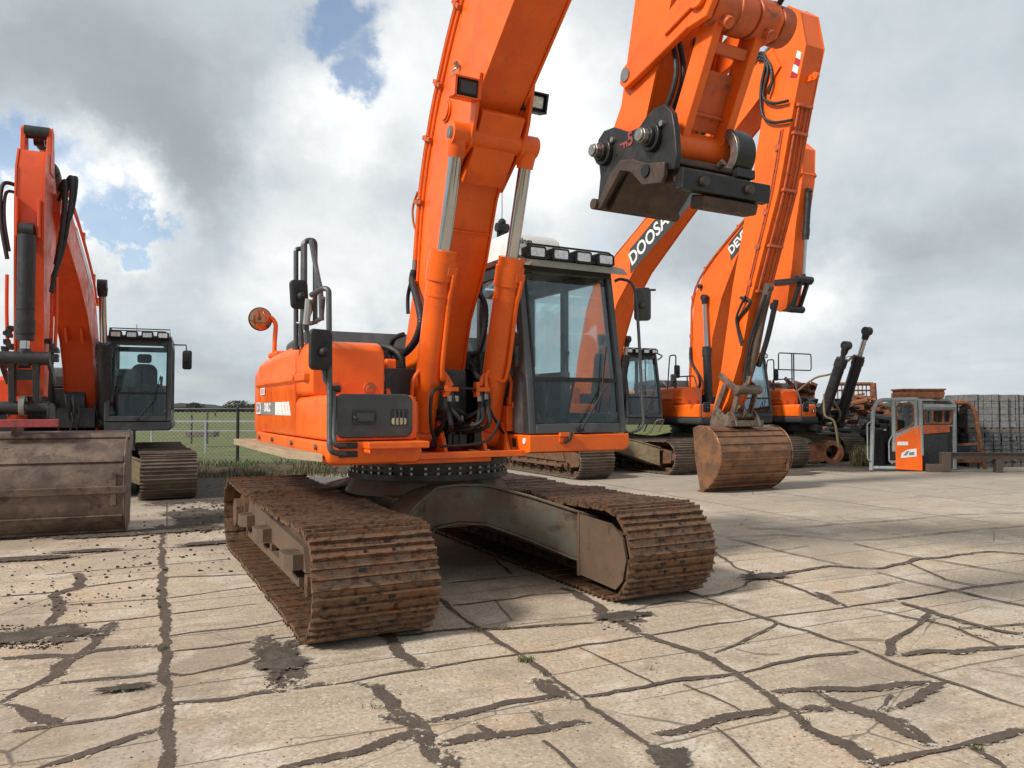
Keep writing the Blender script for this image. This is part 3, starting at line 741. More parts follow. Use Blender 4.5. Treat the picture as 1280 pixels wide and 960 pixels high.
# boom foot bracket
for s in (-1, 1):
    b = MB(); b.prism([(-.35, 1.2), (.28, 1.2), (.20, 1.75), (.05, 1.9), (-.16, 1.9), (-.30, 1.7)], s*.255, s*.30); b.build('boom_bracket', ORANGE, ex, bevel=.01)
    b = MB(); b.prism([(.40, 1.2), (.92, 1.2), (.78, 1.46), (.66, 1.50), (.52, 1.46)], s*.45-.02, s*.45+.02); b.prism([(.40, 1.2), (.92, 1.2), (.78, 1.46), (.66, 1.50), (.52, 1.46)], s*.20-.02, s*.20+.02); b.build('cylinder_bracket', ORANGE, ex, bevel=.01)
b = MB(); b.box(1.05, 1.14, -.76, .49, 1.16, 1.215); b.box(.3, .34, -.7, .15, 1.24, 1.62); b.build('front_deck', ORANGE, ex, bevel=.006)
b = MB(); b.prism([(.40, 1.24), (.95, 1.24), (.85, 1.55), (.55, 2.0), (.40, 2.0)], -.70, -.655); b.prism(rrect(.52, .60, 1.5, 2.05, .03), -.66, -.56); b.build('side_rib', ORANGE, ex, bevel=.012)
# cylinders
pins = (1.455, 3.90)
for s in (-1, 1):
    o, q, n = hyd(ex, (.64, s*.335, 1.34), (pins[0], s*.335, pins[1]), .60, .118, .058, ORANGE, CHROME)
    # pin cap
    b = MB(); b.cyl((pins[0], s*.335-.085, pins[1]), (pins[0], s*.335+.085, pins[1]), .055, seg=20); b.cyl((pins[0], s*(.335+.075), pins[1]), (pins[0], s*(.335+.09), pins[1]), .04, seg=16); b.build('pin', STEEL, o)
    # gland collar bolts and port block
    b = MB(); qq = q+n*.035
    ax = n.orthogonal().normalized(); ay = n.cross(ax)
    for k in range(12):
        a = 2*PI*k/12; pp = q+n*.02+(ax*math.cos(a)+ay*math.sin(a))*.105; b.cyl(pp, pp+n*.03, .012, seg=6)
    b.build('gland_bolts', ORANGED, o)
    up = Vector((math.sin(0), 0, 0)); fwd = Vector((n.z, 0, -n.x))          # away from the boom, to the front
    fs = (fwd+Vector((0, .45, 0))).normalized()
    b = MB(); c = q-n*.07+fs*.12; b.bar(c-n*.04, c+n*.04, .09, .06); b.build('port_block', ORANGE, o, bevel=.006)
    b = MB()
    pts = [c-n*.02+fs*.03, c-n*.10+fs*.03, c-n*.25+fs*.01, q-n*.9+fs*.15, q-n*1.05+fs*.15+Vector((0, -s*.02, 0)), Vector((.86, s*.20, 1.92)), Vector((.90, s*.14, 1.80))]
    b.tube(rnd(pts, .05), .021, seg=10); b.build('cylinder_pipe', ORANGE, o)
    b = MB(); pts = [Vector((.92, s*.20, 1.78)), Vector((.90, s*.20, 1.90)), Vector((.88, s*.26, 1.97)), Vector((.86, s*.42, 1.96)), Vector((.86, s*.50, 1.86)), Vector((.80, s*.50, 1.60))]
    b.tube(rnd(pts, .06), .019, seg=10); b.build('cylinder_pipe', ORANGE, o)
    b = MB(); b.box(.74, .86, s*.50-.055, s*.50+.055, 1.38, 1.62); b.box(.78, .84, s*.50-.02, s*.50+.04, 1.62, 1.70); b.cyl((.86, s*.50+.02, 1.6), (.86, s*.50+.02, 1.66), .025, seg=10)
    b.build('hose_guard_valve', ORANGE, o, bevel=.008)
    b = MB(); b.box(.84, .94, s*.16-.07, s*.16+.07, 1.75, 1.79); b.box(.86, .93, s*.14-.05, s*.14-.01, 1.70, 1.84); b.box(.86, .93, s*.20-.02, s*.20+.02, 1.70, 1.82); b.build('manifold', ORANGE, o, bevel=.005)
# hoses hanging in front of the boom foot
rr_ = random.Random(11)
for k in range(16):
    s = -1 if k % 2 else 1
    y0 = s*(.13+.02*rr_.random()*4); x0 = .90+rr_.uniform(-.03, .02)
    mid = Vector((.95+rr_.uniform(-.25, .1), y0*.5+rr_.uniform(-.15, .1), 1.35+rr_.uniform(0, .2)))
    end = Vector((.45+rr_.uniform(-.1, .1), rr_.uniform(-.35, .1), 1.33+rr_.uniform(0, .15)))
    b = MB(); b.tube([(x0, y0, 1.74), (x0+.01, y0, 1.62), mid, end], .017+.006*rr_.random(), seg=8, smooth=6)
    b.build('hydraulic_hose', RUBBER, ex)
b = MB(); b.tube([(.9, -.20, 1.78), (.97, -.36, 1.74), (.96, -.37, 1.45), (.9, -.3, 1.3)], .016, smooth=6); b.tube([(.93, .18, 1.66), (.95, .3, 1.45), (.8, .45, 1.35)], .014, smooth=6); b.tube([(.9, -.15, 1.75), (.93, 0, 1.78), (.9, .14, 1.75)], .013, smooth=5)
b.tube([(1.0, -.3, 1.26), (1.1, .1, 1.30), (1.0, .3, 1.5)], .012, smooth=5)
b.build('hydraulic_hose', RUBBER, ex)
b = MB()
for k in range(9):
    x, y = rr_.uniform(.5, .85), rr_.uniform(-.3, .15); b.box(x-.05, x+.05, y-.04, y+.04, 1.24, 1.34+rr_.random()*.15)
b.build('valve_block', BLACK, ex, bevel=.01)
for k, (x, y, z) in enumerate([(.93, -.11, 1.66), (.93, -.18, 1.66), (.93, .12, 1.66), (.93, .19, 1.68), (.9, -.05, 1.48), (.95, .05, 1.42)]):
    b = MB(); b.cyl((x, y, z), (x, y, z+.05), .022, seg=6); b.build('hose_fitting', STEEL, ex)
# pipes along the right flank of the boom
edge = [Vector((x, 0, z)) for x, z in bk[2:9]]
def along(off_in, y): 
    out = []
    for i, p in enumerate(edge):
        a = edge[max(i-1, 0)]; c = edge[min(i+1, len(edge)-1)]; t = (c-a).normalized(); nn = Vector((t.z, 0, -t.x))
        out.append(p+nn*off_in+Vector((0, y, 0)))
    return out
for k, of in enumerate((-.035, .03, .09)):
    P_ = along(of, -W-.02-.015*(k == 1)); P_ = P_[1:] if k else P_[1:]
    b = MB(); b.tube(P_, .015, seg=8, smooth=5); b.build('hydraulic_pipe', ORANGED if k == 0 else ORANGE, boom)
ptsA = along(.03, -W-.035)
b = MB()
for i in (1, 2, 3, 4, 5):
    p = ptsA[i]; t = (edge[min(i+1, 6)]-edge[i-1]).normalized(); b.bar(p-t*.02, p+t*.02, .05, .17)
    b.bar(p-t*.03+Vector((0, -.02, 0)), p+t*.03+Vector((0, -.02, 0)), .02, .05)
b.build('pipe_clamp', ORANGED, boom, bevel=.004)
b = MB(); pl = along(-.03, -W-.03); b.tube([pl[2]+Vector((0, 0, .1)), pl[2]+Vector((-.13, 0, -.03)), pl[2]+Vector((-.10, 0, -.2)), pl[2]+Vector((.0, 0, -.3))], .012, smooth=4); b.build('hydraulic_pipe', ORANGED, boom)
# big corrugated hoses at the boom back
h0 = A.aty(518, 345, -.30); pts = [A.aty(518, 338, -.26), A.aty(516, 352, -.28), A.aty(524, 385, -.32), A.aty(526, 405, -.34), A.aty(518, 428, -.36), A.aty(503, 443, -.38), A.aty(488, 446, -.42)]
b = MB(); b.tube(pts, .034, seg=12, smooth=14, ribs=1); b.build('corrugated_hose', RUBBER, boom)
b = MB(); b.tube([A.aty(514, 352, -.26), A.aty(510, 370, -.24), A.aty(510, 392, -.24)], .02, smooth=5); b.tube([A.aty(487, 442, -.42), A.aty(492, 424, -.5), A.aty(505, 418, -.4)], .025, smooth=5); b.build('hydraulic_hose', RUBBER, boom)
b = MB(); b.cyl(A.aty(519, 325, -.26), A.aty(518, 340, -.26), .026, seg=12); b.build('hose_fitting', STEEL, boom)
for y_, pt in ((.30, [(594, 362), (606, 380), (606, 410), (600, 435), (590, 445)]), (.34, [(588, 455), (597, 470), (606, 478)])):
    b = MB(); b.tube([A.aty(u, v, y_) for u, v in pt], .026, seg=10, smooth=10, ribs=1); b.build('corrugated_hose', RUBBER, boom)
# work lamps on the boom
def boomlamp(c, s, rotz):
    T = Matrix.Translation(Vector(c)) @ Matrix.Rotation(rotz, 4, 'Y')
    b = MB(); b.prism(rrect(-.085, .085, -.06, .06, .015), -.02, .05, 'x', T)
    o = b.build('work_lamp', RUBBER, boom, bevel=.005)
    b = MB(); b.prism(rrect(-.07, .07, -.045, .045, .01), .0505, .056, 'x', T); b.build('lens', LENS if s > 0 else DGREY, o)
    b = MB(); b.box(-.06, .06, -.12, -.10, -.085, .085, T); b.box(-.06, .06, .10, .12, -.085, .085, T); b.box(-.06, .06, -.12, .12, .07, .085, T); b.box(-.06, .06, -.12, .12, -.085, -.07, T); b.box(-.06, -.045, -.12, .12, -.085, .085, T)
    b.build('lamp_bracket', ORANGE if s < 0 else BLACK, o, bevel=.003)
boomlamp(A.aty(582, 111, -W-.13), -1, R(10)); boomlamp(A.aty(666, 128, W+.10), 1, R(15))
b = MB(); q = Vector(A.aty(573, 84, -W-.03)); b.tube([q, q+Vector((-.03, -.04, -.03)), q+Vector((.05, -.02, -.12))], .008, smooth=4); b.cyl(q, q+Vector((0, -.03, .04)), .02); b.build('grease_fitting', STEEL, boom)

# ---- arm (stick), above and in front
aw = .20
ab = [(3.44, 3.13), (3.46, 3.28), (3.56, 3.42), (3.70, 4.0), (3.88, 4.85), (4.10, 5.55), (4.12, 6.1), (4.05, 6.55), (4.15, 6.72)]
af = [(4.3, 6.6), (4.62, 5.95), (4.62, 5.4), (4.32, 4.75), (4.0, 3.86), (3.76, 3.24), (3.64, 3.08), (3.52, 3.04)]
b = MB(); b.prism(ab+af, -aw+.01, aw-.01); arm = b.build('arm', ORANGE, ex, bevel=.006, ang=25)
for s in (-1, 1):
    b = MB(); b.prism(offs(ab+af, -.012), s*aw-.010, s*aw+.010); b.build('side_plate', ORANGE, arm, bevel=.003)
b = MB(); b.cyl((3.53, -.26, 3.15), (3.53, .26, 3.15), .085, seg=24); b.build('arm_end_boss', ORANGE, arm)
# arm cylinder and bucket cylinder
hyd(ex, (2.35, 0, 6.35), (4.12, 0, 6.6), .62, .11, .06, ORANGE, CHROME, name='arm_cylinder')
b = MB(); b.prism([(2.15, 5.95), (2.6, 6.08), (2.42, 6.42), (2.28, 6.42)], -.14, -.10); b.prism([(2.15, 5.95), (2.6, 6.08), (2.42, 6.42), (2.28, 6.42)], .10, .14); b.build('cylinder_lug', ORANGE, boom, bevel=.01)
boss = Vector((4.285, 0, 3.70))
hyd(ex, (4.80, .0, 5.55), (boss.x, 0, boss.z), .50, .095, .05, ORANGE, CHROME, name='bucket_cylinder')
# lever and link
for s in (-1, 1):
    y = s*.235
    b = MB(); lv = [(3.59, 3.53), (3.64, 3.48), (3.74, 3.50), (4.18, 3.60), (4.33, 3.60), (4.39, 3.68), (4.36, 3.79), (4.27, 3.84), (4.17, 3.82), (3.70, 3.64), (3.61, 3.61)]
    b.prism(lv, y-.022, y+.022); o = b.build('tipping_lever', ORANGE, ex, bevel=.012)
    b = MB(); b.cyl((3.655, y+s*.022, 3.56), (3.655, y+s*.030, 3.56), .040, seg=20); b.build('pin', STEEL, o)
    b = MB(); b.prism([(4.02, 3.63), (4.30, 3.70), (4.33, 3.78), (4.26, 3.81), (4.02, 3.70)], y+s*.022, y+s*.04); b.cyl((4.285, y+s*.022, 3.72), (4.285, y+s*.05, 3.72), .06, seg=20); b.build('pin_keeper', ORANGE, o, bevel=.008)
b = MB(); b.cyl((boss.x, -.21, boss.z), (boss.x, .08, boss.z), .105, seg=32); b.cyl((boss.x, .085, boss.z), (boss.x, .21, boss.z), .112, seg=32); b.cyl((boss.x, .258, boss.z), (boss.x, .35, boss.z), .105, seg=32); b.cyl((boss.x, -.06, boss.z), (boss.x, .06, boss.z), .115, seg=32)
o = b.build('link_boss', ORANGED, ex, bevel=.01)
for yy in (-.13, .17):
    b = MB(); b.cyl((4.33, yy, 3.62), (4.37, yy, 3.58), .035, .03, seg=14); b.cyl((4.365, yy, 3.585), (4.372, yy, 3.578), .018, seg=10); b.build('grease_boss', ORANGED, o)
lt, lb = Vector((4.285, 0, 3.68)), Vector((3.965, 0, 3.06))
ln = (lt-lb).normalized(); lf = Vector((ln.z, 0, -ln.x))
b = MB()
for s in (-1, 1): b.bar(lb+Vector((0, s*.145, 0)), lt+Vector((0, s*.145, 0)), .055, .13)
o = b.build('link', ORANGE, ex, bevel=.008)
b = MB(); b.bar(lb+ln*.10+lf*-.02, lb+ln*.42+lf*-.02, .235, .02); b.build('link_web', ORANGED, o, bevel=.004)
b = MB(); b.bar(lb+ln*.18+lf*.0, lb+ln*.20, .235, .03); b.bar(lb+ln*.50, lb+ln*.56, .235, .09); b.build('link_web', ORANGED, o, bevel=.008)
b = MB(); b.cyl(lb+Vector((0, -.225, 0)), lb+Vector((0, .225, 0)), .088, seg=32); b.build('link_tube', ORANGE, o, bevel=.008)
# hoses between arm and link
for k, yy in enumerate((-.17, -.12, .02)):
    b = MB(); b.tube([(3.95, yy, 4.1), (3.93, yy, 3.75), (3.98, yy, 3.62), (4.02, yy-.02, 3.42), (3.92, yy-.02, 3.24), (3.86, yy, 3.16)], .015, seg=8, smooth=8); b.build('hydraulic_hose', RUBBER, arm)
b = MB(); b.tube([(4.30, .05, 4.0), (4.42, .12, 3.96), (4.46, .18, 3.87), (4.40, .2, 3.79)], .016, smooth=6); b.tube([(4.32, .10, 3.98), (4.42, .16, 3.93), (4.44, .22, 3.84), (4.36, .24, 3.78)], .016, smooth=6); b.build('hydraulic_hose', RUBBER, arm)
b = MB(); b.tube([(4.02, -.05, 4.6), (3.93, -.05, 4.2), (3.85, -.05, 3.8), (3.80, -.05, 3.4)], .010, smooth=4); b.tube([(4.06, .02, 4.6), (3.97, .02, 4.2), (3.9, .02, 3.8)], .010, smooth=4); b.build('grease_pipe', ORANGED, arm)
for p in ((3.87, -.17, 3.19), (3.93, -.10, 3.20)):
    b = MB(); b.cyl(p, Vector(p)+Vector((.0, 0, -.06)), .02, seg=8); b.build('hose_fitting', STEEL, arm)

# ---- quick coupler
qc = MB()
side = [(3.43, 3.19), (3.44, 3.235), (3.50, 3.27), (3.60, 3.26), (3.74, 3.185), (3.84, 3.18), (3.90, 3.22), (3.97, 3.245), (4.06, 3.235), (4.12, 3.17), (4.14, 3.08), (4.155, 2.93), (4.13, 2.86), (3.80, 2.93), (3.70, 2.98), (3.62, 2.93), (3.47, 2.80), (3.43, 2.84), (3.46, 3.0)]
qc.prism(side, -.305, -.265)
coup = qc.build('quick_coupler', COUPL, ex, bevel=.008, seg=3)
b = MB(); b.prism(side[:7]+[(3.86, 3.14), (3.86, 2.95)]+side[15:], .235, .27); b.build('side_plate', COUPL, coup, bevel=.008)
# lower body: rust brown V block
b = MB(); b.prism([(3.45, 2.80), (3.50, 2.79), (3.70, 2.965), (3.80, 2.93), (3.90, 2.83), (4.06, 2.80), (4.09, 2.84), (4.09, 2.91), (3.95, 2.94), (3.82, 3.00), (3.70, 3.03), (3.60, 2.98)], -.335, -.306); b.build('jaw_plate', COUPR, coup, bevel=.008, seg=3)
b = MB(); b.prism([(3.46, 2.80), (3.52, 2.79), (3.70, 2.975), (3.95, 2.83), (4.12, 2.80), (4.14, 2.88), (3.95, 2.95), (3.72, 3.05), (3.60, 3.0)], -.264, .234); b.build('cross_block', COUPR, coup, bevel=.01)
b = MB(); b.cyl((3.455, -.355, 2.83), (3.45, .30, 2.83), .033, seg=20); b.build('hook_pin', YELLW if False else COUPR, coup, bevel=.004)
b = MB(); b.prism([(4.10, 2.76), (4.16, 2.76), (4.17, 2.86), (4.10, 2.88)], -.27, .37); lb_ = b.build('front_bar', COUPL, coup, bevel=.006)
b = MB(); b.prism([(4.02, 2.70), (4.12, 2.69), (4.14, 2.75), (4.03, 2.78)], -.10, .31); b.prism([(4.02, 2.90), (4.12, 2.90), (4.12, 2.94), (4.02, 2.95)], -.26, .30); b.build('lower_bar', COUPR, coup, bevel=.012)
for yy in (-.13, .20):
    b = MB(); b.cyl((4.165, yy, 2.81), (4.19, yy, 2.81), .026, seg=14); b.build('bar_bolt', COUPR, coup)
b = MB(); b.cyl((4.12, .03, 2.93), (4.15, .03, 2.945), .02, seg=12); b.build('bar_bolt', COUPR, coup)
b = MB(); b.cyl((3.94, -.345, 2.90), (3.94, -.336, 2.90), .035, seg=16); b.build('pivot', GREASE_HOLE, coup)
# pins with nuts
for (x, z) in ((3.52, 3.13), (3.965, 3.08)):
    b = MB(); b.cyl((x, -.335, z), (x, -.305, z), .078, seg=28); b.cyl((x, -.36, z), (x, -.335, z), .055, seg=24); o = b.build('pin_collar', COUPL, coup, bevel=.006)
    b = MB(); b.cyl((x, -.395, z), (x, -.36, z), .042, seg=8); b.cyl((x, -.41, z), (x, -.395, z), .034, seg=20); b.build('pin', STEEL, o, bevel=.004)
    b = MB(); b.cyl((x+.085, -.325, z+.05), (x+.085, -.306, z+.05), .016, seg=12); b.build('lock_bolt', STEEL, coup)
    b = MB(); b.cyl((x, .27, z), (x, .29, z), .07, seg=28); b.build('pin_collar', COUPL, coup)
# big lifting ring in front of the left plate
b = MB(); cx_, cz_ = 4.02, 3.035
pts = [(cx_+.125*math.cos(R(a)), cz_+.125*math.sin(R(a))) for a in range(-60, 211, 15)]+[(3.93, 2.90), (4.15, 2.90)]
inner = [(cx_+.066*math.cos(R(a)), cz_+.066*math.sin(R(a))) for a in range(0, 360, 15)]
b.ring((cx_, .13, cz_), (cx_, .26, cz_), .150, .092, 36); b.box(3.92, 4.16, .13, .26, 2.88, 2.93)
b.build('lifting_ring', COUPL, coup, bevel=.004)
b = MB(); b.ring((cx_, .118, cz_), (cx_, .129, cz_), .146, .094, 36); b.build('ring_face', YELLW if False else STEEL, coup, bevel=.003)
# red painted characters on the plate
textobj('painted_mark', 'F', frameM((3.70, -.307, 3.125), (.2, 0, -1), (1, 0, .2)), .085, REDP, coup, .002, .003, .2)
textobj('painted_mark', '5', frameM((3.765, -.307, 3.135), (1, 0, .12), (-.1, 0, 1)), .105, REDP, coup, .002, .003)

# ================================================================== OTHER EXCAVATORS
def bucket(root, cx, width, yoff, m, ears=False, ribs=5, h=1.24, dx=1.0, moon=False):
    """ditch cleaning bucket seen from its curved back; opening towards the machine"""
    prof = [(-.34, 1.18), (-.12, 1.24), (.16, 1.22), (.40, 1.06), (.55, .82), (.60, .55), (.57, .28), (.47, .08), (.36, .0)]
    if moon: prof = [(-.36, 1.18), (-.16, 1.24), (.10, 1.19), (.30, 1.03), (.40, .80), (.39, .56), (.27, .32), (.06, .12), (-.16, .0)]
    prof = [(cx+a*dx, b_*h/1.24) for a, b_ in prof]
    inn = offs(prof, .0)
    b = MB(); n = len(prof)
    outer = prof; inner = []
    for i, p in enumerate(prof):
        a = Vector(prof[max(i-1, 0)]); c = Vector(prof[min(i+1, n-1)]); t = (c-a).normalized(); inner.append((p[0]-(-t.y)*-.03*1, p[1]-t.x*-.03*-1))
    inner = [(p[0]-.03*math.copysign(1, 1)*0-.03*(-(Vector(prof[min(i+1, n-1)])-Vector(prof[max(i-1, 0)])).normalized().y), p[1]+.03*((Vector(prof[min(i+1, n-1)])-Vector(prof[max(i-1, 0)])).normalized().x)*-1) for i, p in enumerate(prof)]
    y0, y1 = yoff-width/2, yoff+width/2
    b.prism(outer+inner[::-1], y0+.02, y1-.02)
    o = b.build('bucket', m, root, bevel=.004, ang=28)
    # side plates
    for yy in (y0, y1-.025):
        b = MB(); b.prism(prof+([(cx-.30, .6)] if moon else [(cx-.20*dx, .06), (cx-.36*dx, .7)]), yy, yy+.025); b.build('bucket_side', m, o, bevel=.006)
        s_ = MB()
        rim = [Vector((p[0], yy+.012, p[1])) for p in prof]
        s_.tube(rim, .013, seg=6, smooth=3); s_.build('bucket_rim', m, o)
    # wear strips following the shell
    b = MB()
    for k in range(ribs):
        f = 2.3+k*(n-1-2.6)/max(1, ribs-1); i = min(int(f), n-2); t = f-i
        p = Vector((prof[i][0]*(1-t)+prof[i+1][0]*t, 0, prof[i][1]*(1-t)+prof[i+1][1]*t)); d = Vector((prof[i+1][0]-prof[i][0], 0, prof[i+1][1]-prof[i][1])).normalized()
        hwid = .045 if ribs < 7 else .016
        b.bar(p-d*hwid, p+d*hwid, (y1-y0)-(.16+.1*(k % 2) if ribs < 7 else .06), .055)
    # bar() is laid along the shell; width runs across the bucket
    b.build('wear_strip', m, o, bevel=.006)
    b = MB(); p = prof[-1]; b.box(p[0]-(.10 if moon else .34), p[0]+.02, y0+.01, y1-.01, -.0+.004, .03); b.build('cutting_edge', m, o, bevel=.004)
    b = MB(); b.box(prof[5][0]-.02, prof[5][0]+.012, y1-.16, y1-.10, .38, .80); b.build('wear_strip', m, o, bevel=.005)
    if ears:
        for yy in (yoff-.42, yoff-.02, ):
            b = MB(); b.prism([(cx-.30, 1.10), (cx-.25, 1.40), (cx-.10, 1.46), (cx+.10, 1.36), (cx+.40, 1.04), (cx+.38, .98), (cx+.15, 1.18)], yy-.03, yy+.03); b.build('hanger_plate', BUCKET, o, bevel=.008)
    return o

def generic_rails(root, m=TUBEG, tall=True):
    def t(pts, r=.018, n='handrail'):
        b = MB(); b.tube(rnd(pts, .07), r, seg=8); return b.build(n, m, root)
    t([(1.78, -1.46, 1.25), (1.78, -1.46, 1.75), (1.52, -1.46, 2.42), (.75, -1.46, 2.42), (.75, -1.46, 2.12)])
    t([(1.25, -1.46, 2.42), (1.25, -1.46, 2.14)])
    t([(.80, -1.46, 2.12), (.80, -1.46, 3.0), (.55, -1.46, 3.0), (.45, -1.46, 2.12)])
    mirror(root, (1.0, -1.58, 2.55), .2, .34, .05, Matrix.Rotation(R(10), 4, 'Z'))
    mirror(root, (1.80, -1.30, 1.62), .24, .26, .05, Matrix.Rotation(R(5), 4, 'Z'))

def machine(site, name, label, om=ORANGE2, boomp=None, armp=None, cyl_m=BLACK, cab=True, CY=(.50, 1.60), uo=(0, 0, 0), deck=BLACK, cabm=DGREY, belt=(RUST2, RUSTIN), skirt=DGREY, tubes=True, halfx=1.93, gauge=1.305, tracks=True, zt=3.03):
    root = empty(name, (site.c[0], site.c[1], 0), R(site.yaw-90))
    tag(root, label, 'excavator', 'excavators parked in the yard')
    if tracks: undercarriage(root, uo, belt, False, halfx=halfx, gauge=gauge, cb=YELLW, r=.42, width=.9)
    upper_body(root, dict(orange=om, grey=DGREY, skirt=skirt, litter=False, deck=deck))
    if cab:
        cb_, _ = make_cab(root, CY[0], CY[1], cabm, (GLASS, GLASSD), zt=zt); cb_.location.x = -.55
        ck_ = cab_skirt(root, skirt, CY[0], CY[1]+.02, xf=1.73); ck_.location.x = -.55
    # engine side panels behind the cab
    b = MB(); b.box(-1.05, -.26, 1.0, 1.42, 1.25, 2.05); b.build('side_door', om, root, bevel=.03)
    if boomp:
        bk, fr, w = boomp
        b = MB(); b.prism(bk+fr, -w+.012, w-.012); bo = b.build('boom', om, root, bevel=.006, ang=25)
        for s in (-1, 1):
            b = MB(); b.prism(offs(bk+fr, -.014), s*w-.011, s*w+.011); b.build('side_plate', om, bo)
    else: bo = None
    ar = None
    if armp:
        bk, fr, w = armp
        b = MB(); b.prism(bk+fr, -w+.012, w-.012); ar = b.build('arm', om, root, bevel=.006, ang=25)
        for s in (-1, 1):
            b = MB(); b.prism(offs(bk+fr, -.012), s*w-.011, s*w+.011); b.build('side_plate', om, ar)
    for s in (-1, 1):
        b = MB(); b.prism([(-.3, 1.15), (.9, 1.15), (.7, 1.5), (.1, 1.95), (-.2, 1.9)], s*.30-.02, s*.30+.02); b.build('boom_bracket', om if boomp else BLACK, root, bevel=.01)
    return root, bo, ar

# ---- middle excavator behind the cab of the main one
S1 = Site(1.9, 19.8, 27)
b1 = [(-.10, 1.55), (-.12, 1.9), (.09, 2.84), (.45, 3.9), (.88, 4.6), (1.5, 5.05), (3.2, 5.95), (4.8, 6.95), (6.2, 8.0), (6.75, 8.15)]
f1 = [(6.95, 7.75), (6.6, 7.45), (5.1, 6.55), (3.78, 5.66), (2.5, 4.76), (1.82, 4.08), (1.42, 3.3), (1.05, 2.3), (.5, 1.6)]
a1b = [(5.10, 1.55), (5.3, 2.12), (5.68, 3.92), (6.21, 5.87), (6.48, 6.94), (6.70, 8.05), (6.88, 8.60), (7.12, 8.78)]
a1f = [(7.38, 8.55), (7.50, 7.92), (7.22, 6.96), (6.85, 5.54), (6.15, 3.68), (5.87, 2.62), (5.50, 1.75), (5.30, 1.48)]
m1, bo1, ar1 = machine(S1, 'crawler_excavator', 'orange excavator behind the foreground one, arm reaching down to a wide rusty bucket', ORANGE2, (b1, f1, .26), (a1b, a1f, .22), uo=(.25, 0, 0))
hyd(m1, (3.6, 0, 6.85), (6.85, 0, 8.55), .6, .11, .055, BLACK, CHROME, name='arm_cylinder')
for s in (-1, 1): hyd(m1, (.95, s*.38, 1.4), (1.35, s*.38, 3.3), .75, .11, .055, BLACK, CHROME)
o, q, n = hyd(m1, (6.36, 0, 3.85), (5.74, 0, 1.95), .80, .085, .045, BEAM, CHROME, name='bucket_cylinder')
b = MB(); b.tube([(6.5, .05, 3.6), (6.2, .12, 2.9), (5.95, .14, 2.4)], .05, seg=10, smooth=5); b.tube([(6.42, -.12, 3.7), (6.05, -.16, 2.9), (5.88, -.16, 2.1)], .03, seg=8, smooth=5); b.build('hydraulic_hose', RUBBER, ar1)
for s in (-1, 1):
    b = MB(); b.bar((5.34, s*.27, 2.25), (5.80, s*.27, 1.95), .04, .12, (0, 1, 0)); b.bar((5.80, s*.22, 1.95), (5.62, s*.22, 1.45), .05, .11); b.build('bucket_link', BUCKETM, m1, bevel=.01)
    b = MB(); b.bar((5.52, s*.30, 2.05), (5.20, s*.30, 1.45), .04, .12); b.build('bucket_link', BUCKETM, m1, bevel=.01)
b = MB(); b.cyl((5.8, -.3, 1.95), (5.8, .3, 1.95), .09, seg=20); b.cyl((5.62, -.3, 1.45), (5.62, .3, 1.45), .08, seg=20); b.build('link_pin', BUCKETM, m1)
b = MB(); b.prism([(5.10, 1.34), (5.2, 1.55), (5.34, 1.60), (5.50, 1.46), (5.68, 1.55), (5.78, 1.45), (5.85, 1.25), (5.1, 1.24)], -.32, -.27); b.prism([(5.10, 1.34), (5.2, 1.55), (5.34, 1.60), (5.50, 1.46), (5.68, 1.55), (5.78, 1.45), (5.85, 1.25), (5.1, 1.24)], .27, .32)
b.box(5.15, 5.82, -.27, .27, 1.25, 1.33); b.box(5.75, 5.80, -.42, .42, 1.24, 1.36); b.ring((5.62, -.03, 1.52), (5.62, .03, 1.52), .14, .075); b.build('quick_coupler', BUCKETM, m1, bevel=.01)
bucket(m1, 5.62, 1.84, .03, BUCKET, ribs=10, h=1.26, moon=True)
# pipes on the front of the arm
def lerp_line(P_, y, d):
    out = []
    for i, p in enumerate(P_):
        a = Vector(P_[max(i-1, 0)]); c = Vector(P_[min(i+1, len(P_)-1)]); t = (c-a).normalized(); out.append((p[0]+t.y*d, y, p[1]-t.x*d))
    return out
fl = [(7.22, 6.96), (7.10, 6.5), (6.85, 5.54), (6.5, 4.6), (6.2, 3.8)]
for y in (-.14, -.06, .05, .13):
    b = MB(); b.tube(lerp_line(fl, y, -.045), .018, seg=8, smooth=3); b.build('hydraulic_pipe', ORANGED, ar1)
b = MB()
for p in lerp_line(fl, 0, -.03): b.box(p[0]-.05, p[0]+.05, -.18, .18, p[2]-.03, p[2]+.03)
b.build('pipe_clamp', ORANGED, ar1, bevel=.01)
b = MB(); fl2 = [(6.98, 6.6), (6.72, 5.54), (6.35, 4.5), (6.03, 3.6)]
b.tube([(x, -.245, z) for x, z in fl2], .016, smooth=3); b.tube([(x-.05, -.245, z) for x, z in fl2], .012, smooth=3)
b.build('grease_pipe', ORANGED, ar1)
for z, x in ((6.3, 6.85), (5.2, 6.55), (4.6, 6.35), (3.95, 6.13)):
    b = MB(); b.cyl((x, -.22, z), (x, -.27, z), .06, seg=14); b.build('plug', ORANGED, ar1)
# hoses from the boom tip to the arm flank
for pts in ([(944, 72), (950, 66), (956, 70), (960, 90), (954, 120), (966, 129), (985, 126)], [(948, 75), (957, 78), (952, 105), (951, 130), (955, 147), (968, 153), (990, 150)], [(941, 80), (950, 70), (962, 80), (965, 100), (960, 118)]):
    b = MB(); b.tube([S1.aty(u, v, -.30) for u, v in pts], .028, seg=8, smooth=6, ribs=0); b.build('hydraulic_hose', RUBBER, ar1)
b = MB(); b.tube([S1.aty(u, v, -.26) for u, v in ((926, 372), (938, 378), (922, 400), (924, 415), (928, 428))], .03, seg=8, smooth=6); b.tube([S1.aty(u, v, -.30) for u, v in ((932, 370), (921, 395), (922, 412), (927, 432))], .022, smooth=5); b.build('hydraulic_hose', RUBBER, ar1)
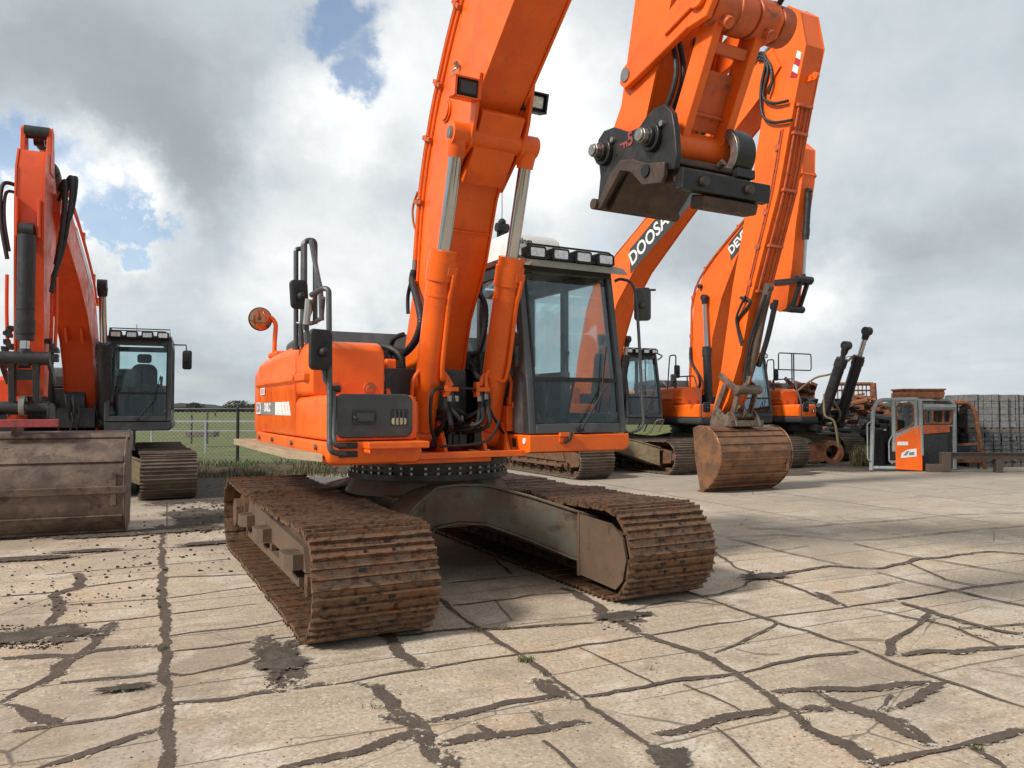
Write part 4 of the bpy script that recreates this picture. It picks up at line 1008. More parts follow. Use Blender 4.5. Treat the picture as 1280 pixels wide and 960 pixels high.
# red and white chevrons near the arm top
c0 = [S1.aty(u, v, -.233) for u, v in ((997, 63), (1003, 61), (996, 97), (988, 97))]
def chev(parent, P4, n, y, t=.006):
    a, b_, c, d = [Vector(p) for p in P4]            # a top-left, b top-right, c bottom-right, d bottom-left
    for k in range(n):
        f0, f1_ = k/n, (k+1)/n; sh = .5/n
        q = [a.lerp(d, f0), b_.lerp(c, min(1, f0+sh)), b_.lerp(c, min(1, f1_+sh)), a.lerp(d, f1_)]
        w = MB(); off = Vector((0, -t, 0)); w.hull8(q+[p+off for p in q]); w.build('warning_stripe', DECALR if k % 2 else DECALW, parent, smooth=False)
chev(ar1, c0, 4, 0)
b = MB(); q = [Vector(S1.aty(u, v, -.234)) for u, v in ((984, 30), (987, 27), (980, 37), (978, 37))]; b.hull8(q+[p+Vector((0, -.006, 0)) for p in q]); b.build('decal', DECALW, ar1, smooth=False)
b = MB(); b.box(7.30, 7.52, -.03, .03, 7.35, 7.45); b.ring((7.50, -.03, 7.40), (7.50, .03, 7.40), .07, .035, 16); b.build('lifting_eye', ORANGE2, ar1)
# lettering panel on the boom flank
def boomletters(site, bo, word, pa, pb, hgt, yy, skew=0., start=0., m_=DECALG, size=None, panel=None):
    a = Vector(site.aty(*pa, yy)); c = Vector(site.aty(*pb, yy)); t = (c-a).normalized(); up = Vector((-t.z, 0, t.x))
    L = (c-a).length
    if panel:
        p0, p1 = panel
        w = MB(); q = [a+t*p0-up*hgt*.95, a+t*p1-up*hgt*.95, a+t*p1+up*hgt*.95, a+t*(p0+hgt*.9)+up*hgt*.95]
        w.hull8(q+[p+Vector((0, -.004, 0)) for p in q]); w.build('decal_panel', DGREY, bo, smooth=False)
    mid = a+t*(L/2)+Vector((0, -.010, 0))
    return textobj('lettering', word, frameM(mid, t, up), size or hgt*1.25, DECALW, bo, .001, .010)
boomletters(S1, bo1, 'DOOSAN', (791, 323), (842, 263), .27, -.275, panel=(-.24, 2.6), size=.44)
b = MB(); pe = [Vector((x, -.24, z)) for x, z in b1[3:9]]; b.tube([p+Vector((-.03, 0, .05)) for p in pe], .02, seg=8, smooth=3); b.tube([p+Vector((-.03, .1, .05)) for p in pe], .02, seg=8, smooth=3)
for p in pe[1:]: b.box(p.x-.08, p.x+.02, -.27, -.10, p.z, p.z+.09)
b.build('hydraulic_pipe', ORANGED, bo1)
# folding steps standing on the left track
for k, xx in enumerate((1.35, .75)):
    b = MB(); b.tube(rnd([(xx+.1, 1.0, .98), (xx+.35, 1.0, 1.30), (xx+.38, 1.22, 1.32), (xx+.12, 1.24, 1.0)], .06), .016); b.tube(rnd([(xx-.1, 1.0, .92), (xx+.15, 1.0, 1.05)], .06), .016); b.build('access_step', YELLW, m1)
mirror(m1, (1.68, 1.55, 2.30), .15, .3, .06, Matrix.Rotation(R(-30), 4, 'Z'))
b = MB(); b.tube(rnd([(1.5, 1.2, 2.8), (1.55, 1.32, 2.9), (1.2, 1.40, 3.0), (.7, 1.42, 3.0), (.7, 1.42, 1.3)], .08), .018); b.build('handrail', TUBEG, m1)

# ---- second excavator of the row
S2 = Site(5.26, 21.4, 27)
b2 = [(-.12, 1.55), (-.06, 1.9), (.05, 3.62), (.14, 4.69), (.66, 5.42), (1.93, 6.31), (3.1, 7.05), (3.75, 7.45)]
f2 = [(3.95, 7.15), (3.3, 6.62), (2.55, 6.2), (1.90, 5.70), (1.22, 4.55), (.85, 3.5), (.70, 1.9), (.5, 1.55)]
a2b = [(2.86, 4.15), (3.2, 5.6), (3.42, 6.8), (3.52, 7.8), (3.7, 8.0)]
a2f = [(3.95, 7.75), (3.92, 7.0), (3.72, 6.0), (3.58, 5.0), (3.40, 4.02), (3.2, 3.95)]
m2, bo2, ar2 = machine(S2, 'crawler_excavator', 'orange excavator right of the rusty bucket, its arm hanging high with no bucket attached', ORANGE2, (b2, f2, .25), (a2b, a2f, .2))
for s in (-1, 1): hyd(m2, (.85, s*.38, 1.4), (.70, s*.38, 4.60), .55, .11, .06, BLACK, CHROME)
hyd(m2, (1.9, 0, 6.75), (3.6, 0, 7.85), .6, .1, .05, BLACK, CHROME, name='arm_cylinder')
hyd(m2, (3.93, 0, 6.75), (3.74, 0, 4.68), .50, .075, .04, BLACK, CHROME, name='bucket_cylinder')
b = MB()
b.bar((3.05, -.24, 4.68), (3.78, -.24, 4.62), .04, .13); b.bar((3.05, .24, 4.68), (3.78, .24, 4.62), .04, .13)
b.cyl((3.76, -.25, 4.66), (3.76, .25, 4.66), .09, seg=20); b.bar((3.76, -.12, 4.6), (3.50, -.12, 4.0), .07, .10); b.bar((3.76, .12, 4.6), (3.50, .12, 4.0), .07, .10); b.cyl((3.50, -.24, 3.98), (3.50, .24, 3.98), .085, seg=20)
b.build('bucket_link', BLACK, m2, bevel=.01)
b = MB(); b.cyl((3.0, -.24, 4.1), (3.0, .24, 4.1), .10, seg=20); b.build('arm_pin', BLACK, ar2)
boomletters(S2, bo2, 'DEVELON', (915, 312), (950, 268), .22, -.265, panel=(-.20, 2.6), size=.32)
b = MB(); pe = [Vector((x-.06, -.26, z)) for x, z in b2[1:7]]; b.tube(pe, .02, seg=8, smooth=3); b.tube([p+Vector((.06, -.02, -.02)) for p in pe], .016, seg=8, smooth=3)
for p in pe[1:]: b.box(p.x-.03, p.x+.07, -.29, -.25, p.z-.05, p.z+.05)
b.build('hydraulic_pipe', ORANGED, bo2)
b = MB(); b.tube([(.02, -.3, 3.3), (.1, -.36, 2.9), (.45, -.4, 2.5), (.5, -.4, 2.2), (.2, -.4, 2.0)], .035, seg=8, smooth=6, ribs=1); b.build('corrugated_hose', RUBBER, bo2)
b = MB(); q = Vector((.45, -.26, 4.95)); b.cyl(q, q+Vector((0, -.10, 0)), .06, seg=12); b.build('work_lamp', BLACK, bo2)
generic_rails(m2)

# ---- third one: stripped, boom taken off, cylinders pointing up
S3 = Site(8.5, 23.3, 27)
m3, _, _ = machine(S3, 'crawler_excavator', 'stripped excavator without boom or cab, two black cylinders pointing at the sky', ORANGE2, None, None, cab=False, deck=BURNT, belt=(RUST2, RUSTIN), halfx=1.45, uo=(-.55, 0, 0))
o, q, n = hyd(m3, (1.55, -.35, 1.35), (2.38, -.35, 3.33), .78, .15, .07, BLACK, BLACK)
o, q, n = hyd(m3, (1.50, .35, 1.15), (2.50, .35, 3.75), .70, .15, .07, BLACK, CHROME)
b = MB(); b.tube([(1.0, -.9, 2.0), (1.5, -.6, 2.45), (1.9, -.3, 2.6), (2.2, .2, 3.1)], .03, smooth=5); b.tube([(1.7, -.45, 2.0), (1.75, -.5, 1.4), (1.9, -.3, 1.2), (1.95, -.2, .5)], .035, smooth=5); b.tube([(1.5, 0, 1.9), (1.75, .1, 1.5), (1.6, .2, 1.2)], .04, smooth=5)
b.tube([(2.15, -.35, 3.0), (2.2, .3, 3.08)], .012)
b.build('hydraulic_hose', YELLW, m3)
rr_ = random.Random(5)
b = MB()
for k in range(60):
    x, y, z = rr_.uniform(.1, 1.6), rr_.uniform(-.75, .9), 1.2+rr_.random()*.65
    T = Matrix.Translation((x, y, z)) @ Matrix.Rotation(rr_.uniform(-.7, .7), 4, 'Y') @ Matrix.Rotation(rr_.uniform(0, 3), 4, 'Z')
    if k % 3: b.box(-.16, .16, -.07, .07, -.06, .06, T)
    else: b.cyl(T @ Vector((-.2, 0, 0)), T @ Vector((.2, 0, 0)), .05, seg=10)
b.build('valve_block', BLACK, m3, bevel=.01)
b = MB()
for k in range(46):
    x, y, z = rr_.uniform(-1.5, .5), rr_.uniform(-1.3, .9), 2.0+rr_.random()*.45
    T = Matrix.Translation((x, y, z)) @ Matrix.Rotation(rr_.uniform(-.7, .7), 4, 'X') @ Matrix.Rotation(rr_.uniform(0, 3), 4, 'Z')
    if k % 2: b.box(-.2, .2, -.10, .10, -.05, .05, T)
    else: b.cyl(T @ Vector((-.25, 0, 0)), T @ Vector((.25, 0, 0)), .06, seg=10)
b.build('burnt_engine', BURNT, m3, bevel=.01)
def hr(root, pts, r=.02, m=TUBEG):
    b = MB(); b.tube(rnd(pts, .08), r, seg=8); return b.build('handrail', m, root)
hr(m3, [(.3, -.75, 2.75), (.3, -.75, 3.25), (.3, .62, 3.25), (.3, .62, 2.75), (.3, -.75, 2.75), (.3, -.7, 2.75)])
hr(m3, [(.3, -.20, 2.05), (.3, -.20, 3.25)]); hr(m3, [(.3, -.12, 2.05), (.3, -.12, 3.25)])
generic_rails(m3)

# ---- left excavator, almost facing the camera
SL = Site(-8.15, 14.5, 22.3)
bL = [(-.15, 1.5), (-.12, 1.85), (.25, 2.9), (.75, 3.55), (1.3, 3.9), (2.65, 4.35), (4.2, 4.72), (4.62, 4.7)]
fL = [(4.70, 4.42), (4.4, 4.25), (2.9, 3.75), (1.9, 3.30), (1.25, 2.85), (.85, 2.3), (.68, 1.85), (.5, 1.5)]
aLb = [(4.86, 1.75), (4.66, 3.0), (4.42, 4.3), (4.52, 4.75), (4.72, 5.05), (4.80, 5.15)]
aLf = [(5.18, 5.12), (5.30, 4.85), (5.32, 4.35), (5.26, 3.5), (5.16, 2.4), (5.10, 1.78)]
LZ = lambda P_: [(a_, 1.8+(c_-1.8)*.94 if c_ > 1.8 else c_) for a_, c_ in P_]
mL, boL, arL = machine(SL, 'crawler_excavator', 'orange excavator at the left edge facing the camera, very wide muddy ditching bucket in front', ORANGE3, (LZ(bL), LZ(fL), .24), (LZ(aLb), LZ(aLf), .155), CY=(.45, 1.54), zt=2.92, uo=(0, .06, R(5)), halfx=1.9)
for s in (-1, 1): hyd(mL, (.9, s*.45, 1.35), (1.75, s*.45, 3.72), .55, .12, .06, BLACK, CHROME)
hyd(mL, (2.6, 0, 4.75), (4.75, 0, 5.2), .6, .1, .05, BLACK, CHROME, name='arm_cylinder')
hyd(mL, (5.42, 0, 3.83), (5.42, 0, 2.18), .78, .100, .055, BLACK, CHROME, name='bucket_cylinder')
for s in (-1, 1):
    b = MB(); b.prism([(4.72, 4.7), (5.02, 4.7), (4.98, 5.27), (4.90, 5.33), (4.80, 5.27)], s*.15-.03, s*.15+.03); b.build('cylinder_lug', ORANGE3, arL, bevel=.01)
    b = MB(); b.bar((5.36, s*.12, 4.25), (5.36, s*.12, 3.75), .03, .10); b.build('cylinder_lug', ORANGE3, arL, bevel=.008)
    b = MB(); b.bar((5.44, s*.13, 2.2), (5.36, s*.13, 1.62), .075, .11); b.build('bucket_link', BLACK, mL, bevel=.012)
    b = MB(); b.bar((5.44, s*.26, 2.22), (4.98, s*.26, 1.95), .035, .12); b.build('tipping_lever', BLACK, mL, bevel=.01)
    b = MB(); b.prism([(5.0, 1.38), (5.05, 1.62), (5.2, 1.66), (5.35, 1.66), (5.45, 1.62), (5.48, 1.38)], s*.27-.02, s*.27+.02); b.build('quick_coupler', BLACK, mL, bevel=.01)
b = MB(); b.cyl((4.92, -.14, 5.24), (4.92, .14, 5.24), .085, seg=20); b.build('pin_roller', BLACK, arL)
b = MB(); b.cyl((5.44, -.28, 2.22), (5.44, .28, 2.22), .085, seg=20); b.cyl((5.36, -.26, 1.60), (5.36, .26, 1.60), .085, seg=20); b.box(5.36, 5.42, -.13, .13, 1.95, 2.08); b.build('link_pin', BLACK, mL)
b = MB(); b.ring((5.46, -.03, 1.62), (5.46, .03, 1.62), .13, .07); b.build('lifting_ring', STEEL, mL)
b = MB(); b.box(5.50, 5.56, -.40, .40, 1.36, 1.46); b.build('coupler_bar', REDP, mL, bevel=.01)
bucket(mL, 5.15, 2.55, -.10, BUCKETM, ears=True, ribs=5, h=1.30)
for pts, r in (([(4.75, .24, 4.55), (4.95, .34, 4.62), (5.1, .36, 4.2), (5.1, .30, 3.6), (5.2, .24, 3.1)], .03), ([(4.6, .26, 4.6), (4.9, .40, 4.7), (5.05, .42, 4.3), (5.05, .34, 3.7), (5.15, .25, 3.3)], .03), ([(4.5, .28, 4.6), (4.8, .44, 4.72), (4.98, .42, 4.2), (5.0, .30, 3.9)], .03), ([(4.6, .2, 4.4), (4.8, .3, 4.5), (4.9, .3, 4.0), (4.95, .24, 3.5)], .025),
               ([(5.0, -.22, 4.5), (5.1, -.34, 4.45), (5.15, -.34, 4.0), (5.15, -.26, 3.5)], .025), ([(5.0, -.22, 4.4), (5.1, -.30, 4.35), (5.15, -.30, 4.0), (5.15, -.24, 3.6)], .02)):
    b = MB(); b.tube(pts, r, seg=8, smooth=6); b.build('hydraulic_hose', RUBBER, arL)
for y in (-.26, .24, .29):
    b = MB(); b.tube([(5.15, y, 3.3), (5.12, y*1.0, 2.8), (5.08, y*.95, 2.35)], .022, seg=8, smooth=4); b.build('hydraulic_pipe', ORANGE3, arL)
b = MB()
for k in range(26):
    z = 2.1+rr_.random()*.5; y = rr_.choice((-1, 1))*rr_.uniform(.2, .3); b.box(5.02, 5.16, y-.03, y+.03, z, z+.05)
b.build('pipe_clamp', BLACK, arL, bevel=.005)
b = MB(); ptsb = [Vector((x-.02, .25, z+.03)) for x, z in bL[3:7]]; b.tube(ptsb, .02, seg=8, smooth=4); b.tube([p+Vector((0, .01, -.08)) for p in ptsb], .016, seg=8, smooth=4)
for p in ptsb: b.box(p.x-.05, p.x+.05, .25, .29, p.z-.1, p.z+.04)
b.build('hydraulic_pipe', ORANGE3, boL)
b = MB(); q = [Vector((x, .253, z)) for x, z in ((1.5, 3.68), (3.3, 4.26), (3.3, 4.40), (1.5, 3.86))]; b.hull8(q+[p+Vector((0, .004, 0)) for p in q]); b.build('decal', WHITE, boL, smooth=False)
b = MB()
for s in (-.12, .12): b.prism([(1.35, 2.92), (1.30, 2.75), (1.42, 2.72), (1.60, 2.98)], s-.02, s+.02)
b.build('lug', ORANGE3, boL, bevel=.01)
b = MB()
for k in range(11):
    y = rr_.uniform(-.3, .3); z = rr_.uniform(1.3, 1.65); x = .95+rr_.uniform(0, .3); b.tube([(x, y, z+.2), (x+.03, y+.03, z), (x-.05, y+rr_.uniform(-.1, .1), z-.25)], .02, seg=6, smooth=3)
b.box(.7, 1.1, -.3, .3, 1.25, 1.6); b.build('valve_block', BLACK, mL, bevel=.008)
# right hand mirrors of the left machine
def lpt(u, v, x): return SL.atx(u, v, x)
b = MB(); b.tube(rnd([(1.7, -1.45, 2.45), (1.7, -1.62, 2.45), (1.7, -1.72, 2.9), (1.7, -1.35, 2.95)], .06), .02); b.tube(rnd([(1.7, -1.3, 1.9), (1.7, -1.62, 1.95), (1.7, -1.72, 2.35), (1.7, -1.3, 2.35)], .06), .02); b.build('handrail', TUBEG, mL)
mirror(mL, (1.72, -1.60, 2.62), .17, .32, .05, Matrix.Rotation(R(20), 4, 'Z'))
mirror(mL, (1.72, -1.45, 2.22), .3, .18, .05, Matrix.Rotation(R(5), 4, 'Z'))
b = MB(); b.tube([(1.0, 1.55, 2.78), (1.02, 1.78, 2.78), (1.02, 1.80, 2.62)], .014); b.build('mirror_arm', TUBEG, mL)
mirror(mL, (1.04, 1.80, 2.50), .17, .36, .06, Matrix.Rotation(R(-20), 4, 'Z'))
b = MB(); rl_ = [(.95, .5, 2.95), (.95, .5, 3.06), (-.35, .5, 3.06)]; b.tube(rl_, .010); b.tube([(.95, .5, 3.06), (.95, 1.5, 3.06), (.95, 1.5, 2.95)], .010); b.tube([(.4, .9, 2.9), (.4, .9, 3.2)], .005); b.build('roof_rail', RUBBER, mL)

# ================================================================== plank along the main excavator's skirt
def AW(x, y, z): q = A.w(x, y); return (q[0], q[1], z)
pk = empty('wooden_plank', AW(-.8, -1.62, 1.20), R(A.yaw-90))
tag(pk, 'long thick weathered timber plank lying along the lower right side of the foreground excavator', 'plank')
def toP(x, y, z): return (x+.8, y+1.62, z-1.20)
b = MB(); pts = []
z_a = 1.225
fo = A.atz(360, 562, z_a) if hasattr(A, 'atz') else None
b.hull8([toP(-1.47, -1.665, 1.205), toP(1.2, -1.665, 1.205), toP(1.70, -1.52, 1.205), toP(-1.47, -1.51, 1.205),
         toP(-1.47, -1.665, 1.268), toP(1.2, -1.665, 1.268), toP(1.70, -1.52, 1.268), toP(-1.47, -1.51, 1.268)])
b.build('board', WOOD, pk, bevel=.006)

# ================================================================== SCRAP YARD CORNER
# cab shell with orange door panel
cs = empty('excavator_cab_shell', (9.12, 19.35, 0), R(-6))
tag(cs, 'empty grey cab shell with orange lower panel, standing on the ground without glass', 'cab shell')
Lx = 1.22; 
def fr_bar(b, p, q, w=.09): b.bar(p, q, w, w)
b = MB()
H = 1.80
b.tube(rnd([(0, 0, .02), (.06, 0, 1.5), (.18, 0, H), (Lx-.1, 0, H+.02), (Lx, 0, H-.05)], .15, 6), .055, seg=8)
b.tube([(.56, 0, .5), (.56, 0, H)], .05, seg=8); b.tube([(Lx-.12, 0, .95), (Lx-.14, 0, H)], .055, seg=8)
b.tube([(.03, 0, .08), (.60, 0, .08)], .05, seg=8)
b.prism([(.56, .80), (.60, 1.0), (Lx-.12, 1.16), (Lx, 1.16), (Lx, .95), (.56, .78)], -.03, .03)
# far side and roof
d = Vector((1.05, .60, 0))
b.tube(rnd([(d.x, d.y, .02), (d.x+.06, d.y, 1.5), (d.x+.18, d.y, H), (Lx+d.x-.1, d.y, H), (Lx+d.x, d.y, H-.1), (Lx+d.x, d.y, .02)], .15, 6), .055, seg=8)
b.hull8([(.2, 0, H-.02), (Lx, 0, H-.02), (Lx+d.x, d.y, H-.02), (.2+d.x, d.y, H-.02), (.22, .02, H+.03), (Lx-.02, .02, H+.03), (Lx+d.x-.02, d.y-.02, H+.03), (.22+d.x, d.y-.02, H+.03)])
b.tube([(Lx, 0, .4), (Lx-.02, 0, H-.02)], .06, seg=8)
b.tube([(Lx+.03, .04, 1.62), (Lx+d.x, d.y, 1.62)], .09, seg=8); b.tube([(Lx+.02, 0, 1.14), (Lx+d.x, d.y, 1.14)], .03, seg=6)
# rounded upper corner plates of window openings
for x0 in (.61, ):
    for sx, cx in ((1, x0), (-1, Lx-.18)):
        b.prism([(cx, H-.02), (cx+sx*.18, H-.02), (cx+sx*.06, H-.08), (cx, H-.22)], -.03, .03)
b.tube([(Lx+d.x, d.y, .02), (Lx+d.x+.02, d.y+.01, H-.1)], .06, seg=8)
b.build('shell_frame', SHELLG, cs, bevel=.008)
b = MB()
b.tube(rnd([(.62, -.01, 1.05), (.62, -.01, H-.10), (Lx-.17, -.01, H-.10), (Lx-.17, -.01, 1.18), (.62, -.01, .98)], .12, 5), .028, seg=8)
e1, e2 = Vector((Lx+.08, .05, 0)), Vector((Lx+d.x*.9, d.y*.9, 0)); up_ = Vector((0, 0, 1))
b.tube(rnd([e1+up_*1.2, e1+up_*(H-.16), e2+up_*(H-.16), e2+up_*1.2, e1+up_*1.2], .08, 4), .04, seg=8)
b.tube([e1.lerp(e2, .72)+up_*1.2, e1.lerp(e2, .72)+up_*(H-.16)], .035, seg=8)
b.build('window_frame', BURNT, cs)
b = MB(); b.hull8([(.3, .05, H+.03), (.9, .05, H+.03), (1.3, .4, H+.03), (.7, .4, H+.03), (.3, .05, H+.05), (.9, .05, H+.05), (1.3, .4, H+.05), (.7, .4, H+.05)]); b.build('roof_patch', ORANGED, cs)
b = MB(); b.hull8([(d.x, d.y-.02, .05), (Lx+d.x, d.y-.02, .05), (Lx+d.x, d.y+.02, .05), (d.x, d.y+.02, .05), (d.x, d.y-.02, 1.05), (Lx+d.x, d.y-.02, 1.05), (Lx+d.x, d.y+.02, 1.05), (d.x, d.y+.02, 1.05)]); b.build('inner_panel', BLACK, cs)
b = MB(); b.prism([(.58, .06), (Lx, .02), (Lx, 1.16), (Lx-.10, 1.14), (.58, .84)], -.05, -.03); pn = b.build('side_panel', ORANGE2, cs, bevel=.006)
b = MB(); b.hull8([(Lx+.0, -.05, .94), (Lx+d.x*.85, d.y*.85-.05, .98), (Lx+d.x*.85, d.y*.85, .98), (Lx, .0, .94), (Lx+.0, -.05, 1.16), (Lx+d.x*.85, d.y*.85-.05, 1.16), (Lx+d.x*.85, d.y*.85, 1.16), (Lx, .0, 1.16)]); b.build('side_panel', ORANGED, cs, bevel=.006)
b = MB(); b.hull8([(Lx+.03, -.0, .05), (Lx+d.x*.8, d.y*.8, .05), (Lx+d.x*.8, d.y*.8+.04, .05), (Lx+.03, .05, .05), (Lx+.03, .0, .94), (Lx+d.x*.8, d.y*.8, .94), (Lx+d.x*.8, d.y*.8+.04, .94), (Lx+.03, .05, .94)]); b.build('rear_panel', BLACK, cs)
b = MB(); b.prism([(.62, .66), (.88, .66), (.88, .75), (.62, .75)], -.056, -.052); b.build('sticker', DECALW, pn, smooth=False)
b = MB(); b.prism([(.70, .34), (1.08, .38), (1.08, .58), (.86, .55), (.72, .46)], -.056, -.052); b.build('decal', DECALW, pn, smooth=False)
b = MB(); b.prism([(.76, .40), (.84, .41), (.90, .52), (.84, .51)], -.060, -.0565); b.prism([(.90, .41), (1.02, .42), (1.02, .50), (.90, .48)], -.060, -.0565); b.build('decal_print', DECALG, pn, smooth=False)
b = MB(); b.tube(rnd([(-.02, -.05, .25), (-.10, -.05, .3), (-.10, -.05, 1.2), (-.0, -.05, 1.25)], .05), .018); b.tube(rnd([(.50, -.05, .2), (.42, -.05, .25), (.42, -.05, .75), (.50, -.05, .9)], .05), .018); b.build('grab_handle', SHELLG, cs)
b = MB(); b.prism(rrect(.70, 1.05, .6, 1.3, .08), .55, .70); b.box(.65, 1.1, .3, .7, .25, .62); b.build('torn_seat', SEAT, cs, bevel=.04)
b = MB(); b.box(.5, .52, .5, .9, .1, .9); b.box(.3, .8, .9, .95, .1, 1.0); b.build('inner_panel', BLACK, cs)

# rusty second shell
rs = empty('excavator_cab_shell', (11.22, 19.95, 0), R(-3))
tag(rs, 'burnt rusty cab frame standing just right of the grey and orange cab shell', 'cab shell')
b = MB(); b.tube(rnd([(-.05, 0, .02), (-.12, 0, 1.0), (-.1, 0, 1.72), (.75, 0, 1.74), (.90, 0, 1.5), (1.12, 0, .02)], .12), .055, seg=8)
b.tube(rnd([(.3, .9, .02), (.3, .9, 1.72), (1.1, .9, 1.74), (1.22, .9, 1.5), (1.4, .9, .02)], .12), .055, seg=8)
b.bar((.7, 0, 1.74), (1.1, .9, 1.74), .08, .06); b.bar((-.1, 0, 1.72), (.3, .9, 1.72), .08, .06); b.bar((0, 0, .3), (1.1, 0, .3), .06, .25); b.bar((0, 0, .62), (1.02, 0, .66), .05, .06)
b.hull8([(-.1, 0, 1.74), (.75, 0, 1.74), (1.1, .9, 1.76), (.3, .9, 1.76), (-.05, .05, 1.80), (.7, .05, 1.80), (1.05, .85, 1.82), (.33, .85, 1.82)])
b.build('rusty_frame', BURNT, rs, bevel=.008)
b = MB(); b.prism(rrect(.1, .9, .35, .62, .05), .3, .34); b.build('blue_panel', mat('faded_blue', (.03, .05, .09), .6, scale=5), rs)
b = MB(); b.bar((-.02, -.12, .0), (-.22, -.10, 1.25), .10, .05); b.build('bent_strip', GALV, rs)
# rusty box on the shells' roofs
bx_ = MB(); bx_.box(-.50, .50, -.35, .35, 0, .19); bx_.box(-.53, .53, -.38, .38, .19, .235); bx_.box(.5, .66, -.05, .0, .10, .14)
o = bx_.build('rusty_steel_box', BURNT, None, bevel=.008); o.location = (10.55, 19.75, 1.86); o.rotation_euler.z = R(-4)
tag(o, 'flat rusty steel box lying on top of the grey and orange cab shell', 'steel box')
bx_ = MB()
for k in range(7): bx_.bar((-.6+k*.04, -.3+k*.1, .0+k*.004), (.5, -.25+k*.09, .02+k*.004), .07, .03)
o = bx_.build('rusty_grating', BURNT, None); o.location = (10.5, 19.70, 1.832)
tag(o, 'loose rusty flat bars between the cab shell roof and the steel box', 'scrap bars')

# steel beam on low supports
bm = empty('steel_beam', (10.72, 18.95, 0), R(-3))
tag(bm, 'long brown steel beam laid on short uprights in front of the cab shells', 'beam')
b = MB(); b.box(0, 3.9, 0, .16, .33, .345); b.box(0, 3.9, 0, .16, .475, .49); b.box(0, 3.9, .07, .09, .345, .475); b.build('girder', BEAM, bm, bevel=.004)
b = MB(); b.box(-.02, .20, -.01, .17, .02, .50); b.box(-.35, .0, -.01, .17, .0, .20); b.build('support', BEAM, bm, bevel=.01)
b = MB(); b.box(1.28, 1.45, .0, .16, .0, .33); b.build('support', BEAM, bm, bevel=.01)

# pallets of concrete pavers
def pallet(x, y, z, rz, lay, nx, ny, h, m, label, group):
    t = empty('pallet_of_pavers', (x, y, z), rz); tag(t, label, 'paver pallet', group)
    w = 1.12
    b = MB()
    for yy in (0, .5, 1.0): b.box(0, w, yy, yy+.12, 0, .10)
    for k in range(7): b.box(0+k*(w-.1)/6, .1+k*(w-.1)/6, 0, 1.12, .10, .125)
    b.build('pallet', PALW, t, smooth=False)
    b = MB(); g = random.Random(int(x*100+z*10)); bw = w/nx; bd = 1.12/ny; lh = h/lay
    for k in range(lay):
        for i in range(nx):
            for j in range(ny):
                if 0 < i < nx-1 and 0 < j < ny-1 and k < lay-1: continue
                e = g.uniform(.002, .022)
                b.box(i*bw+e, (i+1)*bw-e, j*bd+e, (j+1)*bd-e, .13+k*lh+.002, .13+(k+1)*lh-.004)
    b.build('pavers', m, t, bevel=.006, seg=1)
    b = MB()
    for xx in (.28, .84): b.box(xx, xx+.02, -.006, 1.126, .13, .132); b.box(xx, xx+.02, -.008, -.003, .0, .13+h); b.box(xx, xx+.02, -.006, 1.126, .131+h, .136+h)
    b.build('strapping', RUBBER, t)
    return t
PX0, PY0 = 12.35, 20.6
sp = 1.17
ptext = {0: 'nearest the rusty cab frame', 1: 'second from the rusty cab frame', 2: 'third from the rusty cab frame', 3: 'fourth from the rusty cab frame'}
for i in range(4):
    pallet(PX0+i*sp, PY0+i*.10, 0, R(-2+i), 7, 5, 5, .80, PAVERD, 'dark weathered paver pallet, bottom row, '+ptext[i], 'pallets of concrete pavers')
    pallet(PX0+i*sp, PY0+.03+i*.10, .935, R(-1-i*.6), 5, 5, 5, .90, PAVER, 'pale grey paver pallet stacked on top, '+ptext[i], 'pallets of concrete pavers')
pallet(11.20, 21.0, 0, R(0), 7, 5, 5, .80, PAVERD, 'dark paver pallet on the ground seen through the rusty cab frame', 'pallets of concrete pavers')
pallet(11.20, 21.0, .935, R(0), 5, 5, 5, .70, PAVERD, 'dark paver pallet stacked up behind the rusty cab frame', 'pallets of concrete pavers')
b = MB(); b.tube([(0, 0, 0), (0, 0, 1.5)], .03); b.tube([(0, 0, 1.5), (-.1, .1, 1.62), (-.35, .2, 1.6)], .05, smooth=4); b.tube([(0, 0, .5), (.14, 0, .45), (.16, 0, .6)], .012)
o = b.build('standpipe', BEAM, None); o.location = (12.3, 20.1, 0); tag(o, 'thin dark pipe standing upright at the corner of the paver pallets', 'pipe')

# cut-off boom end with large ring lying in the weeds
bs = empty('cut_boom_end', (8.7, 21.8, 0), R(8)); tag(bs, 'rusty cut-off boom piece ending in a wide round boss, lying in the weeds', 'boom piece')
b = MB(); b.ring((.45, -.12, .33), (.45, .32, .33), .34, .20, 32); b.build('ring_boss', BURNT, bs, bevel=.01)
b = MB(); b.hull8([(-.75, -.05, .06), (.2, -.10, .06), (.2, .30, .06), (-.75, .30, .06), (-.75, -.05, .50), (.2, -.10, .60), (.2, .30, .60), (-.75, .30, .50)]); b.build('stub', BURNT, bs, bevel=.02)
b = MB(); b.hull8([(-.9, -.1, .5), (-.1, -.1, .62), (-.1, .35, .62), (-.9, .35, .5), (-.9, -.1, .66), (-.3, -.1, .75), (-.3, .35, .75), (-.9, .35, .66)]); b.build('cover_plate', YELLW, bs, bevel=.02)
